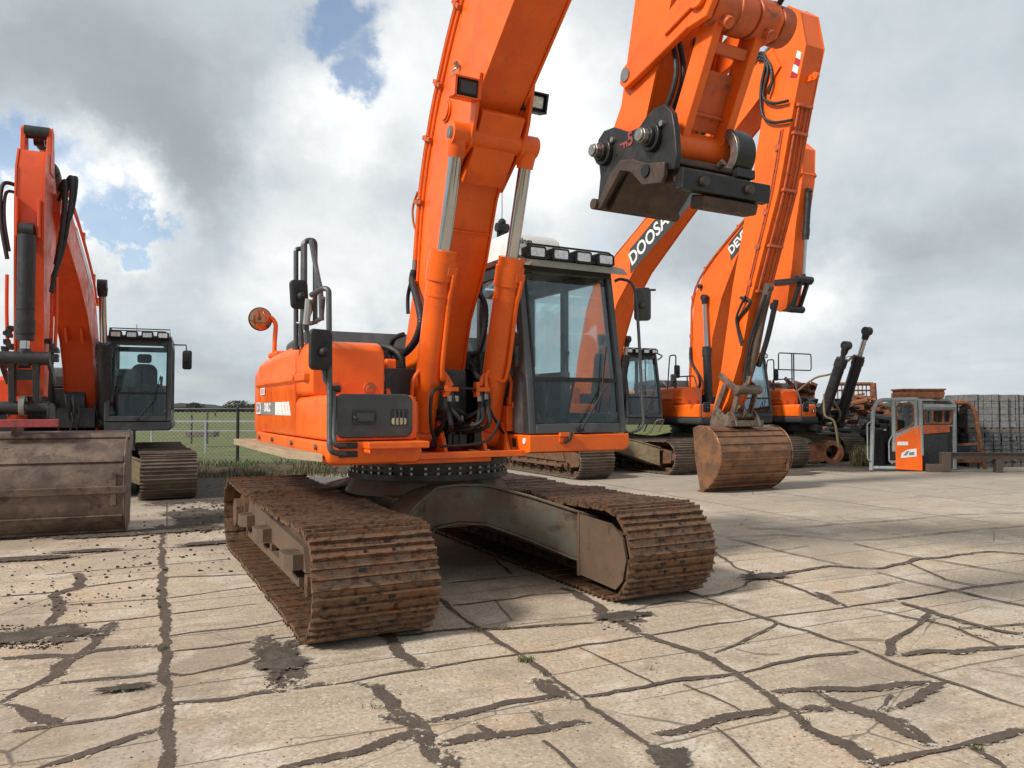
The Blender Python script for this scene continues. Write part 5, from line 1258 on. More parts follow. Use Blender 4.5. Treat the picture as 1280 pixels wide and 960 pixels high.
# scrap heap
b = MB(); g = random.Random(9)
for k in range(170):
    a = g.random(); x = g.gauss(0, 1.0); y = g.uniform(-.8, .8); top = max(.2, 2.15-abs(x)*.7); z = g.uniform(.1, top)
    T = Matrix.Translation((x, y, z)) @ Matrix.Rotation(g.uniform(-.4, .4), 4, 'Y') @ Matrix.Rotation(g.uniform(0, 3), 4, 'Z')
    if k % 3 == 0: b.cyl(T @ Vector((-.4, 0, 0)), T @ Vector((.4, 0, 0)), g.uniform(.03, .12), seg=10)
    else: b.box(-g.uniform(.1, .45), g.uniform(.1, .45), -.1, .1, -g.uniform(.02, .1), g.uniform(.02, .1), T)
for k in range(9): b.bar((-.9+k*.14, -.6, 1.9), (-.9+k*.14, -.6, 2.42), .03, .03)
b.tube([(-.95, -.6, 2.42), (.3, -.6, 2.42)], .06); b.tube([(-.95, -.6, 2.2), (.3, -.6, 2.2)], .03); b.tube([(.3, -.6, 2.45), (.35, -.6, 1.6)], .11); b.tube([(1.0, -.5, 1.5), (1.0, -.5, 2.1)], .03)
o = b.build('scrap_heap', BURNT, None, bevel=0); o.location = (12.0, 26.5, 0); tag(o, 'heap of tangled rusty machine parts behind the stripped excavator', 'scrap heap', kind='stuff')
b = MB(); g = random.Random(10)
for k in range(90):
    x = g.uniform(-1.5, 2.6); y = g.uniform(-.6, .8); z = g.uniform(.1, 1.25)
    T = Matrix.Translation((x, y, z)) @ Matrix.Rotation(g.uniform(-.3, .3), 4, 'Y') @ Matrix.Rotation(g.uniform(0, 3), 4, 'Z')
    if k % 3 == 0: b.cyl(T @ Vector((-.5, 0, 0)), T @ Vector((.5, 0, 0)), g.uniform(.05, .16), seg=10)
    else: b.box(-.35, .35, -.15, .15, -.08, .08, T)
o = b.build('scrap_heap', BLACK, None); o.location = (10.6, 24.6, 0); tag(o, 'low heap of dark greasy machine parts seen behind the empty door frame', 'scrap heap', kind='stuff')

# ================================================================== FENCES
fe = empty('chain_link_fence', (-15, 20.2, 0)); tag(fe, 'black chain-link fence with top rail along the field at the left', 'fence')
b = MB(); b.tube([(0, 0, 1.57), (13.5, 0, 1.57)], .03, seg=8); b.build('top_rail', BLACK, fe)
for k in range(6):
    x = 7.72-2.75*k+2.75*2
    if x > 13.5 or x < 0: continue
    p = MB(); p.cyl((x, 0, 0), (x, 0, 1.62), .04, seg=12); p.cyl((x, 0, 1.62), (x, 0, 1.66), .043, .02, seg=12); p.build('fence_post', BLACK, fe)
def wires(x0, x1, z0, z1, step, r):
    b = MB(); hgt = z1-z0; x = x0-hgt
    while x < x1:
        for s in (1, -1):
            a = [x, z0] if s > 0 else [x, z1]; c = [x+hgt, z1] if s > 0 else [x+hgt, z0]
            # clip
            for P_ in (a, c):
                if P_[0] < x0: P_[1] += (x0-P_[0])*s; P_[0] = x0
                if P_[0] > x1: P_[1] += (x1-P_[0])*s; P_[0] = x1
            if abs(a[0]-c[0]) > .05: b.bar((a[0], 0, a[1]), (c[0], 0, c[1]), r, r)
        x += step
    return b
b = wires(4.5, 12.5, .08, 1.52, .115, .0045); b.build('wire_mesh', GALV, fe, smooth=False)
pf = empty('pasture_fence', (-16, 27.5, 0)); tag(pf, 'pale grey two-rail fence in the field beyond the black chain-link fence', 'fence')
b = MB(); b.bar((0, 0, 1.12), (15, 0, 1.12), .03, .06); b.build('rail', GALV, pf)
b = MB(); b.bar((0, 0, .78), (15, 0, .78), .02, .04); b.build('rail', GALV, pf)
for k in range(7):
    b = MB(); b.box(1.0+k*1.95, 1.05+k*1.95, -.03, .03, 0, 1.15); b.build('fence_post', GALV, pf)
gt = empty('water_trough', (-14.6, 34, 0)); tag(gt, 'small dark frame with trough standing in the field behind the fences', 'trough')
b = MB(); b.box(0, 1.3, 0, .6, .3, .55); b.build('tub', BEAM, gt, bevel=.03)
b = MB(); b.box(.25, .31, 0, .06, 0, 1.3); b.box(.95, 1.01, 0, .06, 0, 1.55); b.box(.95, 1.35, 0, .06, 1.50, 1.56); b.box(1.3, 1.36, 0, .06, 1.2, 1.5); b.build('frame', BLACK, gt)

# ================================================================== GROUND
def groundmat():
    m = bpy.data.materials.new('concrete_slabs'); m.use_nodes = True; N, Lk = nt(m); bs_ = N['Principled BSDF']
    tc = N.new('ShaderNodeTexCoord'); mp = N.new('ShaderNodeMapping'); mp.inputs['Rotation'].default_value = (0, 0, R(-24.3)); Lk.new(tc.outputs['Object'], mp.inputs[0])
    # after rotation: X runs along the cross joints (left to right), Y along the long joints
    def n_(t, **k):
        x = N.new(t)
        for a, v in k.items(): setattr(x, a, v)
        return x
    def noise(scale, det=6, ro=.6, vec=None, st=None, loc=None):
        v = vec or mp.outputs[0]
        if st or loc:
            q = N.new('ShaderNodeMapping')
            if st: q.inputs['Scale'].default_value = st
            if loc: q.inputs['Location'].default_value = loc
            Lk.new(v, q.inputs[0]); v = q.outputs[0]
        x = N.new('ShaderNodeTexNoise'); x.inputs['Scale'].default_value = scale; x.inputs['Detail'].default_value = det; x.inputs['Roughness'].default_value = ro
        Lk.new(v, x.inputs['Vector']); return x
    def mrange(src, a, b_, c=0., d=1.):
        x = N.new('ShaderNodeMapRange'); x.inputs[1].default_value = a; x.inputs[2].default_value = b_; x.inputs[3].default_value = c; x.inputs[4].default_value = d; Lk.new(src, x.inputs[0]); return x.outputs[0]
    def math_(op, a, b_=None, clamp=False):
        x = N.new('ShaderNodeMath'); x.operation = op; x.use_clamp = clamp
        for i, v in enumerate((a, b_)):
            if v is None: continue
            if isinstance(v, (int, float)): x.inputs[i].default_value = v
            else: Lk.new(v, x.inputs[i])
        return x.outputs[0]
    def mix(f, a, c):
        x = N.new('ShaderNodeMix'); x.data_type = 'RGBA'
        for i, v in ((0, f), (6, a), (7, c)):
            if isinstance(v, tuple): x.inputs[i].default_value = (*v, 1)
            elif isinstance(v, (int, float)): x.inputs[i].default_value = v
            else: Lk.new(v, x.inputs[i])
        return x.outputs[2]
    sx = N.new('ShaderNodeSeparateXYZ'); Lk.new(mp.outputs[0], sx.inputs[0]); X, Y = sx.outputs[0], sx.outputs[1]
    wob = noise(.9, 4, .6); wv = mrange(wob.outputs[0], 0, 1, -.05, .05)
    colx = math_('DIVIDE', math_('ADD', X, 210.), 2.1)          # joints every 2.1 m
    ci = math_('FLOOR', colx); cf = math_('FRACT', colx)
    dj = math_('MULTIPLY', math_('MINIMUM', cf, math_('SUBTRACT', 1., cf)), 2.1)
    # cross joints: rows 1.05 m, shifted per column
    wn = N.new('ShaderNodeTexWhiteNoise'); wn.noise_dimensions = '1D'; Lk.new(ci, wn.inputs['W'])
    row = math_('DIVIDE', math_('ADD', math_('ADD', Y, 210.), math_('ADD', wv, math_('MULTIPLY', wn.outputs[0], 1.3))), 1.05)
    ri = math_('FLOOR', row); rf = math_('FRACT', row)
    dr = math_('MULTIPLY', math_('MINIMUM', rf, math_('SUBTRACT', 1., rf)), 1.05)
    cxy = N.new('ShaderNodeCombineXYZ'); Lk.new(ci, cxy.inputs[0]); Lk.new(ri, cxy.inputs[1])
    w2 = N.new('ShaderNodeTexWhiteNoise'); w2.noise_dimensions = '2D'; Lk.new(cxy.outputs[0], w2.inputs['Vector'])
    # irregular cracks
    dist = noise(1.1, 5, .65, loc=(3, 8, 0)); mixv = N.new('ShaderNodeMix'); mixv.data_type = 'VECTOR'; mixv.inputs[0].default_value = .06
    Lk.new(mp.outputs[0], mixv.inputs[4]); Lk.new(dist.outputs['Color'], mixv.inputs[5])
    vo = N.new('ShaderNodeTexVoronoi'); vo.feature = 'DISTANCE_TO_EDGE'; vo.inputs['Scale'].default_value = .85
    q = N.new('ShaderNodeMapping'); q.inputs['Scale'].default_value = (.62, 1.25, 1); Lk.new(mixv.outputs[1], q.inputs[0]); Lk.new(q.outputs[0], vo.inputs['Vector'])
    cw = noise(.7, 3, .5, loc=(11, 2, 0))
    crack = mrange(math_('SUBTRACT', vo.outputs['Distance'], mrange(cw.outputs[0], .45, .75, -.005, .006)), 0., .006, 1., 0.)
    jw = noise(1.7, 4, .6, loc=(5, 5, 5)); jwid = mrange(jw.outputs[0], .3, .75, .004, .022)
    j1 = mrange(math_('SUBTRACT', dj, jwid), 0., .005, 1., 0.); j2 = mrange(math_('SUBTRACT', dr, math_('MULTIPLY', jwid, .45)), 0., .004, 1., 0.)
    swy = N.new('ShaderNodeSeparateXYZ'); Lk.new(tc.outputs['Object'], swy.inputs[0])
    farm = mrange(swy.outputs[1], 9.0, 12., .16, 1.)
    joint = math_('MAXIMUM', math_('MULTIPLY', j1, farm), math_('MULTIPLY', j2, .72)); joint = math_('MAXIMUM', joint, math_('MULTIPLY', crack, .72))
    # concrete colour
    c = mix(mrange(w2.outputs[0], 0, 1), (.43, .335, .235), (.57, .46, .345))
    big = noise(.33, 5, .6); c = mix(mrange(big.outputs[0], .38, .66), c, (.50, .39, .285))
    warm = noise(.8, 6, .65, loc=(9, 4, 1)); c = mix(mrange(warm.outputs[0], .50, .66, 0, .75), c, (.56, .38, .225))
    streak = noise(1.5, 8, .7, st=(.55, 7.5, 1), loc=(2, 6, 0)); smask = mrange(noise(.42, 4, .6, loc=(4, 1, 8)).outputs[0], .48, .60); c = mix(math_('MULTIPLY', mrange(streak.outputs[0], .48, .62, 0, .75), smask), c, (.29, .21, .135))
    st2 = noise(4., 8, .7, st=(.35, 9., 1)); c = mix(math_('MULTIPLY', mrange(st2.outputs[0], .46, .68, 0, .42), mrange(smask, 0, 1, .25, 1)), c, (.31, .245, .18)); blot = noise(5.5, 10, .75, loc=(6, 6, 1)); c = mix(mrange(blot.outputs[0], .42, .66, 0, .5), c, (.36, .29, .215))
    pale = noise(1.9, 9, .7, loc=(1, 9, 4)); c = mix(mrange(pale.outputs[0], .52, .62, 0, .6), c, (.68, .60, .50))
    grit = noise(38., 8, .75); c = mix(mrange(grit.outputs[0], .30, .60, .62, 0.), c, (.22, .175, .135)); agg = N.new('ShaderNodeTexVoronoi'); agg.inputs['Scale'].default_value = 75; Lk.new(mp.outputs[0], agg.inputs['Vector']); sv = N.new('ShaderNodeSeparateXYZ'); Lk.new(agg.outputs['Color'], sv.inputs[0]); c = mix(mrange(sv.outputs[0], .72, .95, 0, .45), c, (.62, .56, .48)); c = mix(mrange(sv.outputs[1], .82, .98, 0, .55), c, (.15, .12, .10))
    pit = noise(90., 3, .6); c = mix(mrange(pit.outputs[0], .66, .72, 0, .6), c, (.12, .10, .085))
    stain = noise(.55, 9, .72, loc=(7, 7, 7)); c = mix(mrange(stain.outputs[0], .53, .60, 0, .45), c, (.22, .175, .135)); oil = noise(1.3, 4, .55, loc=(17, 3, 2)); c = mix(mrange(oil.outputs[0], .70, .74, 0, .6), c, (.12, .10, .085))
    # far part of the yard is greyer
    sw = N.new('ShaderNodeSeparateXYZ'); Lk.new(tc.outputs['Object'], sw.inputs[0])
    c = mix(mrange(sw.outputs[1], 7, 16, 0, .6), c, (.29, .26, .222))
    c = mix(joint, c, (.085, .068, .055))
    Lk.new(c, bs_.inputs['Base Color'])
    Lk.new(mrange(grit.outputs[0], .3, .7, .75, .95), bs_.inputs['Roughness']); bs_.inputs['Specular IOR Level'].default_value = .3
    bp = N.new('ShaderNodeBump'); bp.inputs['Strength'].default_value = .55; bp.inputs['Distance'].default_value = .012
    hgt = math_('SUBTRACT', math_('ADD', math_('MULTIPLY', grit.outputs[0], .35), math_('ADD', math_('MULTIPLY', st2.outputs[0], .35), math_('MULTIPLY', w2.outputs[0], .3))), math_('MULTIPLY', joint, .9))
    Lk.new(hgt, bp.inputs['Height']); Lk.new(bp.outputs[0], bs_.inputs['Normal'])
    return m
b = MB(); b.prism([(-30, -8), (30, -8), (40, 33), (13.5, 27.2), (4.5, 23.6), (-4.0, 19.2), (-6.2, 17.6), (-9.5, 16.9), (-30, 16.5)], -.12, 0., 'z')
o = b.build('concrete_yard', groundmat(), None, smooth=False); tag(o, kind='structure')
def simple_noise_mat(name, cols, scale, bump=.6, rough=.95, st=None):
    return mat(name, cols[0], rough, c2=cols[1], c3=cols[2], scale=scale, amt=.5, amt3=.42, bump=bump, bscale=scale*8, stretch=st, spec=.1)
FIELD = simple_noise_mat('field_grass', ((.105, .125, .042), (.135, .135, .055), (.075, .08, .035)), .35, .4)
b = MB(); b.prism([(-900, -60), (900, -60), (1400, 2500), (-1400, 2500)], -.30, -.16, 'z'); o = b.build('field_ground', FIELD, None, smooth=False); tag(o, kind='structure')
DIRT = simple_noise_mat('verge_soil', ((.075, .055, .038), (.11, .085, .06), (.035, .027, .02)), 1.5, 1.)
bm_ = MB()
g = random.Random(3)
def verge(x0, x1, yc0, yc1, wid, nx, ny, zh):
    vs = {}
    for i in range(nx+1):
        for j in range(ny+1):
            x = x0+(x1-x0)*i/nx; y = yc0+(yc1-yc0)*i/nx+wid*(j/ny-.5); e = math.sin(PI*j/ny)
            z = -.155+e*(zh+.10*mnoise.noise(Vector((x*1.3, y*1.3, 0)))+.06*mnoise.noise(Vector((x*4, y*4, 3))))+.135*(1-j/ny)**2*0
            vs[i, j] = bm_.bm.verts.new((x, y, z))
    for i in range(nx):
        for j in range(ny): bm_._f([vs[i, j], vs[i+1, j], vs[i+1, j+1], vs[i, j+1]])
verge(-20, -2, 17.9, 20.0, 3.6, 120, 16, .26); verge(-2, 14, 20.4, 27.2, 3.4, 100, 16, .24)
o = bm_.build('earth_verge', DIRT, None); tag(o, kind='structure')

# mud lying in the wide joints and cracks, surveyed on the ground
CR = [
 ([(201.5, 655), (203, 722), (205, 769), (206, 797), (208, 835), (210, 879), (212, 960), (214, 1010)], .050),
 ([(56, 702), (134, 690), (200, 685), (285, 682)], .020), ([(56, 719), (94, 715), (200, 707), (284, 699)], .015),
 ([(0, 746), (56, 742), (94, 737), (103, 735), (156, 727), (200, 722), (231, 721), (319, 718)], .022), ([(75, 757), (125, 754), (200, 749), (250, 743), (319, 733)], .015),
 ([(66, 783), (144, 776), (205, 769), (319, 755)], .012), ([(94, 716), (100, 733), (72, 742), (67, 744), (75, 757), (64, 772), (62, 783)], .075),
 ([(144, 776), (134, 785), (119, 801), (103, 816), (78, 832), (62, 844), (44, 857), (12, 872), (-10, 886)], .085), ([(-10, 825), (47, 822), (91, 820), (125, 812), (172, 810), (203, 806)], .075),
 ([(206, 796), (237, 790), (281, 787), (312, 783), (355, 775)], .02), ([(75, 854), (125, 849), (175, 846), (203, 842), (225, 846), (266, 838), (287, 833), (319, 822), (345, 815)], .032),
 ([(211, 815), (250, 811), (281, 807), (319, 802), (375, 795)], .015), ([(-10, 920), (94, 904), (125, 899), (175, 890), (203, 880), (219, 879), (250, 876), (281, 876), (319, 869), (366, 863)], .045),
 ([(-5, 882), (22, 885), (38, 893), (56, 902), (94, 903)], .06), ([(30, 968), (78, 951), (125, 937), (162, 922), (206, 911)], .04),
 ([(366, 862), (395, 857), (422, 855), (440, 854), (460, 849), (505, 840), (535, 837), (580, 829), (640, 820), (651, 819), (724, 808), (797, 797), (824, 793), (870, 784), (946, 773), (1010, 766), (1060, 759), (1115, 751), (1185, 740)], .018),
 ([(330, 795), (338, 812), (352, 835), (364, 860)], .16), ([(372, 798), (366, 825), (367, 858)], .09), ([(372, 862), (395, 856), (420, 854)], .06),
 ([(445, 853), (470, 860), (480, 875), (500, 895), (525, 905), (535, 912), (537, 930), (545, 965)], .09), ([(475, 893), (495, 893), (515, 903)], .11),
 ([(525, 905), (545, 902), (570, 896), (602, 890), (620, 882), (640, 879), (667, 876), (694, 868), (727, 873)], .05), ([(340, 965), (365, 955), (420, 947), (457, 937), (495, 925), (532, 912)], .07),
 ([(535, 937), (560, 932), (585, 925), (620, 919), (640, 918), (670, 914), (708, 906), (740, 902)], .075), ([(585, 900), (602, 912), (620, 919)], .05), ([(561, 938), (560, 950), (558, 968)], .10),
 ([(478, 782), (492, 802), (505, 820), (520, 832), (535, 837)], .08), ([(495, 796), (525, 794), (545, 789), (597, 785)], .028),
 ([(540, 742), (553, 752), (597, 785), (640, 814), (686, 846), (732, 879), (802, 925), (851, 960), (880, 985)], .032),
 ([(566, 757), (640, 749), (672, 743), (716, 741)], .02), ([(600, 786), (640, 786), (694, 783), (754, 779)], .032), ([(557, 730), (635, 722), (673, 719)], .015), ([(618, 699), (641, 719)], .02),
 ([(700, 733), (729, 746), (748, 757), (754, 768), (775, 779), (797, 795)], .07), ([(759, 770), (781, 774), (805, 779)], .13), ([(775, 776), (797, 766)], .08),
 ([(797, 790), (829, 803), (873, 818), (892, 827), (921, 841), (938, 857), (960, 872)], .05), ([(724, 810), (759, 826), (792, 843), (819, 856)], .015),
 ([(729, 873), (770, 865), (819, 857), (873, 847), (921, 843), (960, 834), (1010, 822), (1072, 815)], .03), ([(792, 765), (808, 758), (840, 751), (900, 757), (920, 757)], .014),
 ([(840, 733), (857, 739), (900, 754), (938, 768), (972, 779), (1042, 801), (1110, 825), (1132, 834), (1165, 847), (1290, 889)], .026), ([(894, 818), (916, 808), (938, 797), (972, 779)], .022),
 ([(918, 812), (946, 819), (975, 819)], .01), ([(806, 918), (835, 919), (862, 911), (921, 898), (960, 889), (985, 884)], .055), ([(854, 856), (897, 876), (924, 890)], .012), ([(894, 911), (924, 935), (952, 962)], .012),
 ([(681, 927), (702, 944), (725, 965)], .035), ([(656, 887), (670, 895), (678, 908)], .05), ([(670, 848), (690, 864), (722, 876)], .08),
 ([(960, 867), (1010, 865), (1072, 862), (1110, 860), (1147, 855), (1177, 850)], .05), ([(948, 862), (960, 873), (980, 883), (1005, 902), (1025, 920), (1050, 930), (1072, 945), (1090, 957), (1095, 970)], .085),
 ([(992, 891), (1017, 891), (1040, 887)], .09), ([(1020, 865), (1042, 882), (1075, 890), (1100, 897), (1130, 915), (1157, 930), (1170, 937)], .075), ([(1180, 850), (1160, 866), (1135, 880), (1100, 890)], .075),
 ([(1125, 900), (1150, 920), (1167, 934)], .09), ([(1085, 960), (1122, 955), (1150, 947), (1190, 937), (1235, 925), (1290, 910)], .045), ([(1112, 870), (1102, 882), (1095, 890)], .03), ([(1210, 935), (1225, 942), (1260, 962)], .035),
 ([(1107, 820), (1115, 807), (1135, 790), (1150, 777), (1160, 767)], .035), ([(1112, 822), (1160, 815), (1197, 817), (1230, 812), (1245, 810), (1290, 807)], .045), ([(1070, 760), (1110, 767), (1145, 776), (1165, 778), (1197, 787), (1220, 797), (1245, 809)], .024),
 ([(1115, 751), (1160, 765), (1197, 777), (1225, 782), (1247, 790), (1290, 796)], .05), ([(1197, 787), (1225, 785), (1290, 780)], .014), ([(1047, 801), (1085, 800), (1110, 802)], .012), ([(1016, 740), (1042, 751), (1058, 760)], .05),
 ([(1180, 736), (1197, 740), (1235, 750), (1290, 760)], .02), ([(892, 690), (917, 709), (942, 719), (964, 725), (1011, 742), (1049, 756)], .028),
 ([(935, 719), (967, 720), (1005, 714), (1036, 708), (1067, 711), (1105, 711), (1146, 700), (1180, 697), (1217, 692), (1240, 690), (1290, 694)], .042), ([(880, 747), (905, 741), (933, 733), (942, 725)], .028),
 ([(908, 673), (942, 681), (980, 691), (1021, 700), (1055, 708)], .018), ([(1067, 680), (1114, 691), (1161, 700), (1217, 709), (1290, 721)], .016), ([(1136, 705), (1161, 716), (1186, 727), (1224, 734)], .018),
 ([(1061, 758), (1105, 753), (1146, 747), (1192, 739), (1224, 734), (1290, 726)], .018), ([(1036, 742), (1067, 739), (1130, 728)], .015), ([(1096, 716), (1136, 727), (1192, 739), (1240, 750), (1290, 761)], .018),
 ([(908, 672), (974, 669), (1021, 672), (1055, 677), (1099, 675), (1161, 669), (1208, 664), (1290, 657)], .016), ([(933, 661), (964, 662), (1005, 660), (1042, 656), (1067, 655), (1136, 650), (1192, 644), (1290, 641)], .02), ([(905, 695), (974, 689), (1011, 683)], .012),
 ([(120, 868), (150, 861), (186, 862)], .10), ([(-10, 800), (20, 803), (60, 799), (100, 803)], .14), ([(150, 812), (185, 808)], .06),
]
def mudmat(name, base, c2, c3, rim):
    m = mat(name, base, .95, c2=c2, c3=c3, scale=5, amt=.45, amt3=.33, bump=.9, bscale=45, spec=.15, wob=5)
    N, Lk = nt(m); bs_ = N['Principled BSDF']
    ae = N.new('ShaderNodeAttribute'); ae.attribute_name = 'edge'; ak = N.new('ShaderNodeAttribute'); ak.attribute_name = 'ragged'
    tc = N.new('ShaderNodeTexCoord')
    def nz(sc_, off):
        q = N.new('ShaderNodeMapping'); q.inputs['Location'].default_value = off; Lk.new(tc.outputs['Object'], q.inputs[0])
        n = N.new('ShaderNodeTexNoise'); n.inputs['Scale'].default_value = sc_; n.inputs['Detail'].default_value = 8; n.inputs['Roughness'].default_value = .7; Lk.new(q.outputs[0], n.inputs['Vector']); return n.outputs[0]
    def mm(op, a, b, c=None):
        x = N.new('ShaderNodeMath'); x.operation = op
        for i, v in enumerate((a, b, c)):
            if v is None: continue
            if isinstance(v, (int, float)): x.inputs[i].default_value = v
            else: Lk.new(v, x.inputs[i])
        return x.outputs[0]
    n = mm('ADD', mm('MULTIPLY', mm('SUBTRACT', nz(7, (3, 1, 0)), .5), 1.5), mm('MULTIPLY', mm('SUBTRACT', nz(34, (0, 5, 0)), .5), 1.1))
    v = mm('ADD', ae.outputs['Fac'], mm('MULTIPLY', n, ak.outputs['Fac']))
    al = N.new('ShaderNodeMapRange'); al.inputs[1].default_value = .44; al.inputs[2].default_value = .47; Lk.new(v, al.inputs[0])
    # chipped concrete showing pale along the edge of the mud
    ch = N.new('ShaderNodeMapRange'); ch.inputs[1].default_value = .54; ch.inputs[2].default_value = .58; Lk.new(nz(26, (8, 8, 0)), ch.inputs[0])
    ci_ = N.new('ShaderNodeMapRange'); ci_.inputs[1].default_value = .16; ci_.inputs[2].default_value = .24; Lk.new(v, ci_.inputs[0])
    Lk.new(mm('MAXIMUM', al.outputs[0], mm('MULTIPLY', mm('MULTIPLY', ch.outputs[0], ci_.outputs[0]), .8)), bs_.inputs['Alpha'])
    rm = N.new('ShaderNodeMapRange'); rm.inputs[1].default_value = .44; rm.inputs[2].default_value = .455; rm.inputs[3].default_value = 1; rm.inputs[4].default_value = 0; Lk.new(v, rm.inputs[0])
    src = bs_.inputs['Base Color'].links[0].from_socket
    mx_ = N.new('ShaderNodeMix'); mx_.data_type = 'RGBA'; Lk.new(rm.outputs[0], mx_.inputs[0]); Lk.new(src, mx_.inputs[6]); mx_.inputs[7].default_value = (*rim, 1); Lk.new(mx_.outputs[2], bs_.inputs['Base Color'])
    return m
MUD = mudmat('dried_mud', (.125, .094, .075), (.085, .064, .052), (.19, .15, .12), (.62, .56, .47))
def build_attr(b, name, m, E_, K_):
    me = bpy.data.meshes.new(name); b.bm.verts.index_update(); b.bm.normal_update()
    for f in b.bm.faces:
        if f.normal.z < 0: f.normal_flip()
    b.bm.to_mesh(me); b.bm.free(); me.materials.append(m)
    for nm, arr in (('edge', E_), ('ragged', K_)):
        at_ = me.attributes.new(nm, 'FLOAT', 'POINT'); at_.data.foreach_set('value', arr)
    o = bpy.data.objects.new(name, me); col.objects.link(o); return o
g = random.Random(21)
b = MB(); EA = []; KA = []
for idx, (pl, w) in enumerate(CR):
    P_ = [Vector((*ground(u, v), 0)) for u, v in pl]
    Q = []
    for i in range(len(P_)-1):
        d = (P_[i+1]-P_[i]).length; k = max(1, int(d/.06))
        for t in range(k): Q.append(P_[i].lerp(P_[i+1], t/k))
    Q.append(P_[-1])
    for _ in range(1): Q = [Q[0]]+[(Q[i-1]+Q[i]*2+Q[i+1])/4 for i in range(1, len(Q)-1)]+[Q[-1]]
    z = .0035+idx*.00012; prev = None; n = len(Q); sd = idx*7.3
    big = w >= .04
    for i, p in enumerate(Q):
        d = (Q[min(i+1, n-1)]-Q[max(i-1, 0)]).normalized(); s_ = Vector((-d.y, d.x, 0))
        n1_ = mnoise.noise(Vector((p.x*2.3+sd, p.y*2.3, 0)))+.5*mnoise.noise(Vector((p.x*9+sd, p.y*9, 4))); n2_ = mnoise.noise(Vector((p.x*2.3, p.y*2.3+sd, 9)))+.5*mnoise.noise(Vector((p.x*9, p.y*9+sd, 14)))
        hw = w*(.72 if big else .72)
        ex_ = .014 if big else .003
        l = hw*max(.15, 1+1.5*n1_)+ex_; r = hw*max(.15, 1+1.5*n2_)+ex_
        wig = s_*(.03*mnoise.noise(Vector((p.x*4, p.y*4, sd)))+.012*mnoise.noise(Vector((p.x*14, p.y*14, sd))))*min(1, w/.025)
        e = min(1., .45+min(i, n-1-i)*.2) if big else min(1., .55+min(i, n-1-i)*.25)
        row = [(p+wig+s_*l, 0.), (p+wig+s_*l*.35, .75*e), (p+wig-s_*r*.35, .75*e), (p+wig-s_*r, 0.)]
        cur = []
        for q, ev in row:
            cur.append(b.bm.verts.new((q.x, q.y, z))); EA.append(ev+(.10 if not big else 0.)); KA.append(.95 if big else .5)
        if prev:
            for k in range(3): b._f([prev[k], prev[k+1], cur[k+1], cur[k]])
        prev = cur
o = build_attr(b, 'joint_mud', MUD, EA, KA); tag(o, 'dried brown mud filling the joints and cracks between the concrete slabs', 'mud', kind='stuff')

# crumbs of soil
CL = mat('soil_crumbs', (.05, .038, .03), .95, c2=(.09, .07, .055), scale=20, amt=.45, bump=.5, spec=.1)
b = MB(); g = random.Random(77)
def crumb(x, y, r, flat=.6):
    T = Matrix.Translation((x, y, r*flat*.5)) @ Matrix.Rotation(g.uniform(0, 6), 4, 'Z') @ Matrix.Diagonal((r, r*g.uniform(.6, 1), r*flat, 1))
    res = bmesh.ops.create_icosphere(b.bm, subdivisions=1, radius=1., matrix=T)
    for v in res['verts']: v.co += Vector((g.uniform(-.25, .25), g.uniform(-.25, .25), g.uniform(-.2, .2)))*r
def scatter(n, u0, u1, v0, v1, rmin, rmax, pw=2.2):
    for k in range(n):
        u, v = g.uniform(u0, u1), g.uniform(v0, v1); x, y = ground(u, v); crumb(x, y, rmin+(rmax-rmin)*g.random()**pw)
scatter(300, -20, 200, 668, 760, .004, .022, 3); scatter(260, 215, 290, 600, 668, .008, .040, 2.); scatter(170, 165, 290, 640, 715, .005, .026, 3)
scatter(700, -20, 80, 782, 812, .003, .013); scatter(70, 60, 110, 745, 800, .004, .014); scatter(260, 330, 372, 802, 860, .003, .011)
scatter(120, 750, 805, 762, 788, .003, .011); scatter(80, 935, 980, 713, 727, .003, .02); scatter(420, -20, 1300, 640, 960, .002, .006); scatter(90, 1190, 1290, 778, 798, .003, .010)
o = b.build('soil_crumbs', CL, None, smooth=False); tag(o, 'loose crumbs and clods of dark soil strewn on the slabs', 'soil', kind='stuff')
# mud patch between the left machine and the main track
b = MB(); g = random.Random(15); rings = 46; EA = []; KA = []
def patch(cx, cy, rx, ry, z, rot=0., seed=0):
    c = b.bm.verts.new((cx, cy, z)); EA.append(1.); KA.append(.9); R_ = []
    for f, ev in ((.55, .75), (1.15, 0.)):
        vs = []
        for k in range(rings):
            a = 2*PI*k/rings; q = f*(1+.45*mnoise.noise(Vector((math.cos(a)*1.6+seed, math.sin(a)*1.6, 2)))+.2*mnoise.noise(Vector((math.cos(a)*5+seed, math.sin(a)*5, 7))))
            x, y = rx*q*math.cos(a), ry*q*math.sin(a); vs.append(b.bm.verts.new((cx+x*math.cos(rot)-y*math.sin(rot), cy+x*math.sin(rot)+y*math.cos(rot), z))); EA.append(ev); KA.append(.9)
        R_.append(vs)
    for k in range(rings):
        j = (k+1) % rings; b._f([c, R_[0][k], R_[0][j]]); b._f([R_[0][k], R_[1][k], R_[1][j], R_[0][j]])
for i, (u, v, rx, ry) in enumerate([(262, 612, 1.3, 2.2), (255, 645, .5, .9), (35, 796, .50, .17), (30, 700, .5, .12), (110, 690, .4, .08), (260, 680, .35, .1), (150, 668, .9, .2), (350, 828, .15, .26), (775, 772, .22, .1), (1075, 584, 2.4, 1.2), (980, 592, 1.0, .5), (155, 863, .16, .045), (835, 952, .10, .12), (60, 670, .9, .2), (235, 662, .6, .3), (955, 722, .25, .10)]):
    x, y = ground(u, v); patch(x, y, rx*1.2, ry*1.3, .0165+i*.0004, R(20), i*3.1)
o = build_attr(b, 'mud_patches', mudmat('trodden_mud', (.085, .068, .054), (.13, .108, .088), (.045, .037, .03), (.40, .34, .27)), EA, KA)
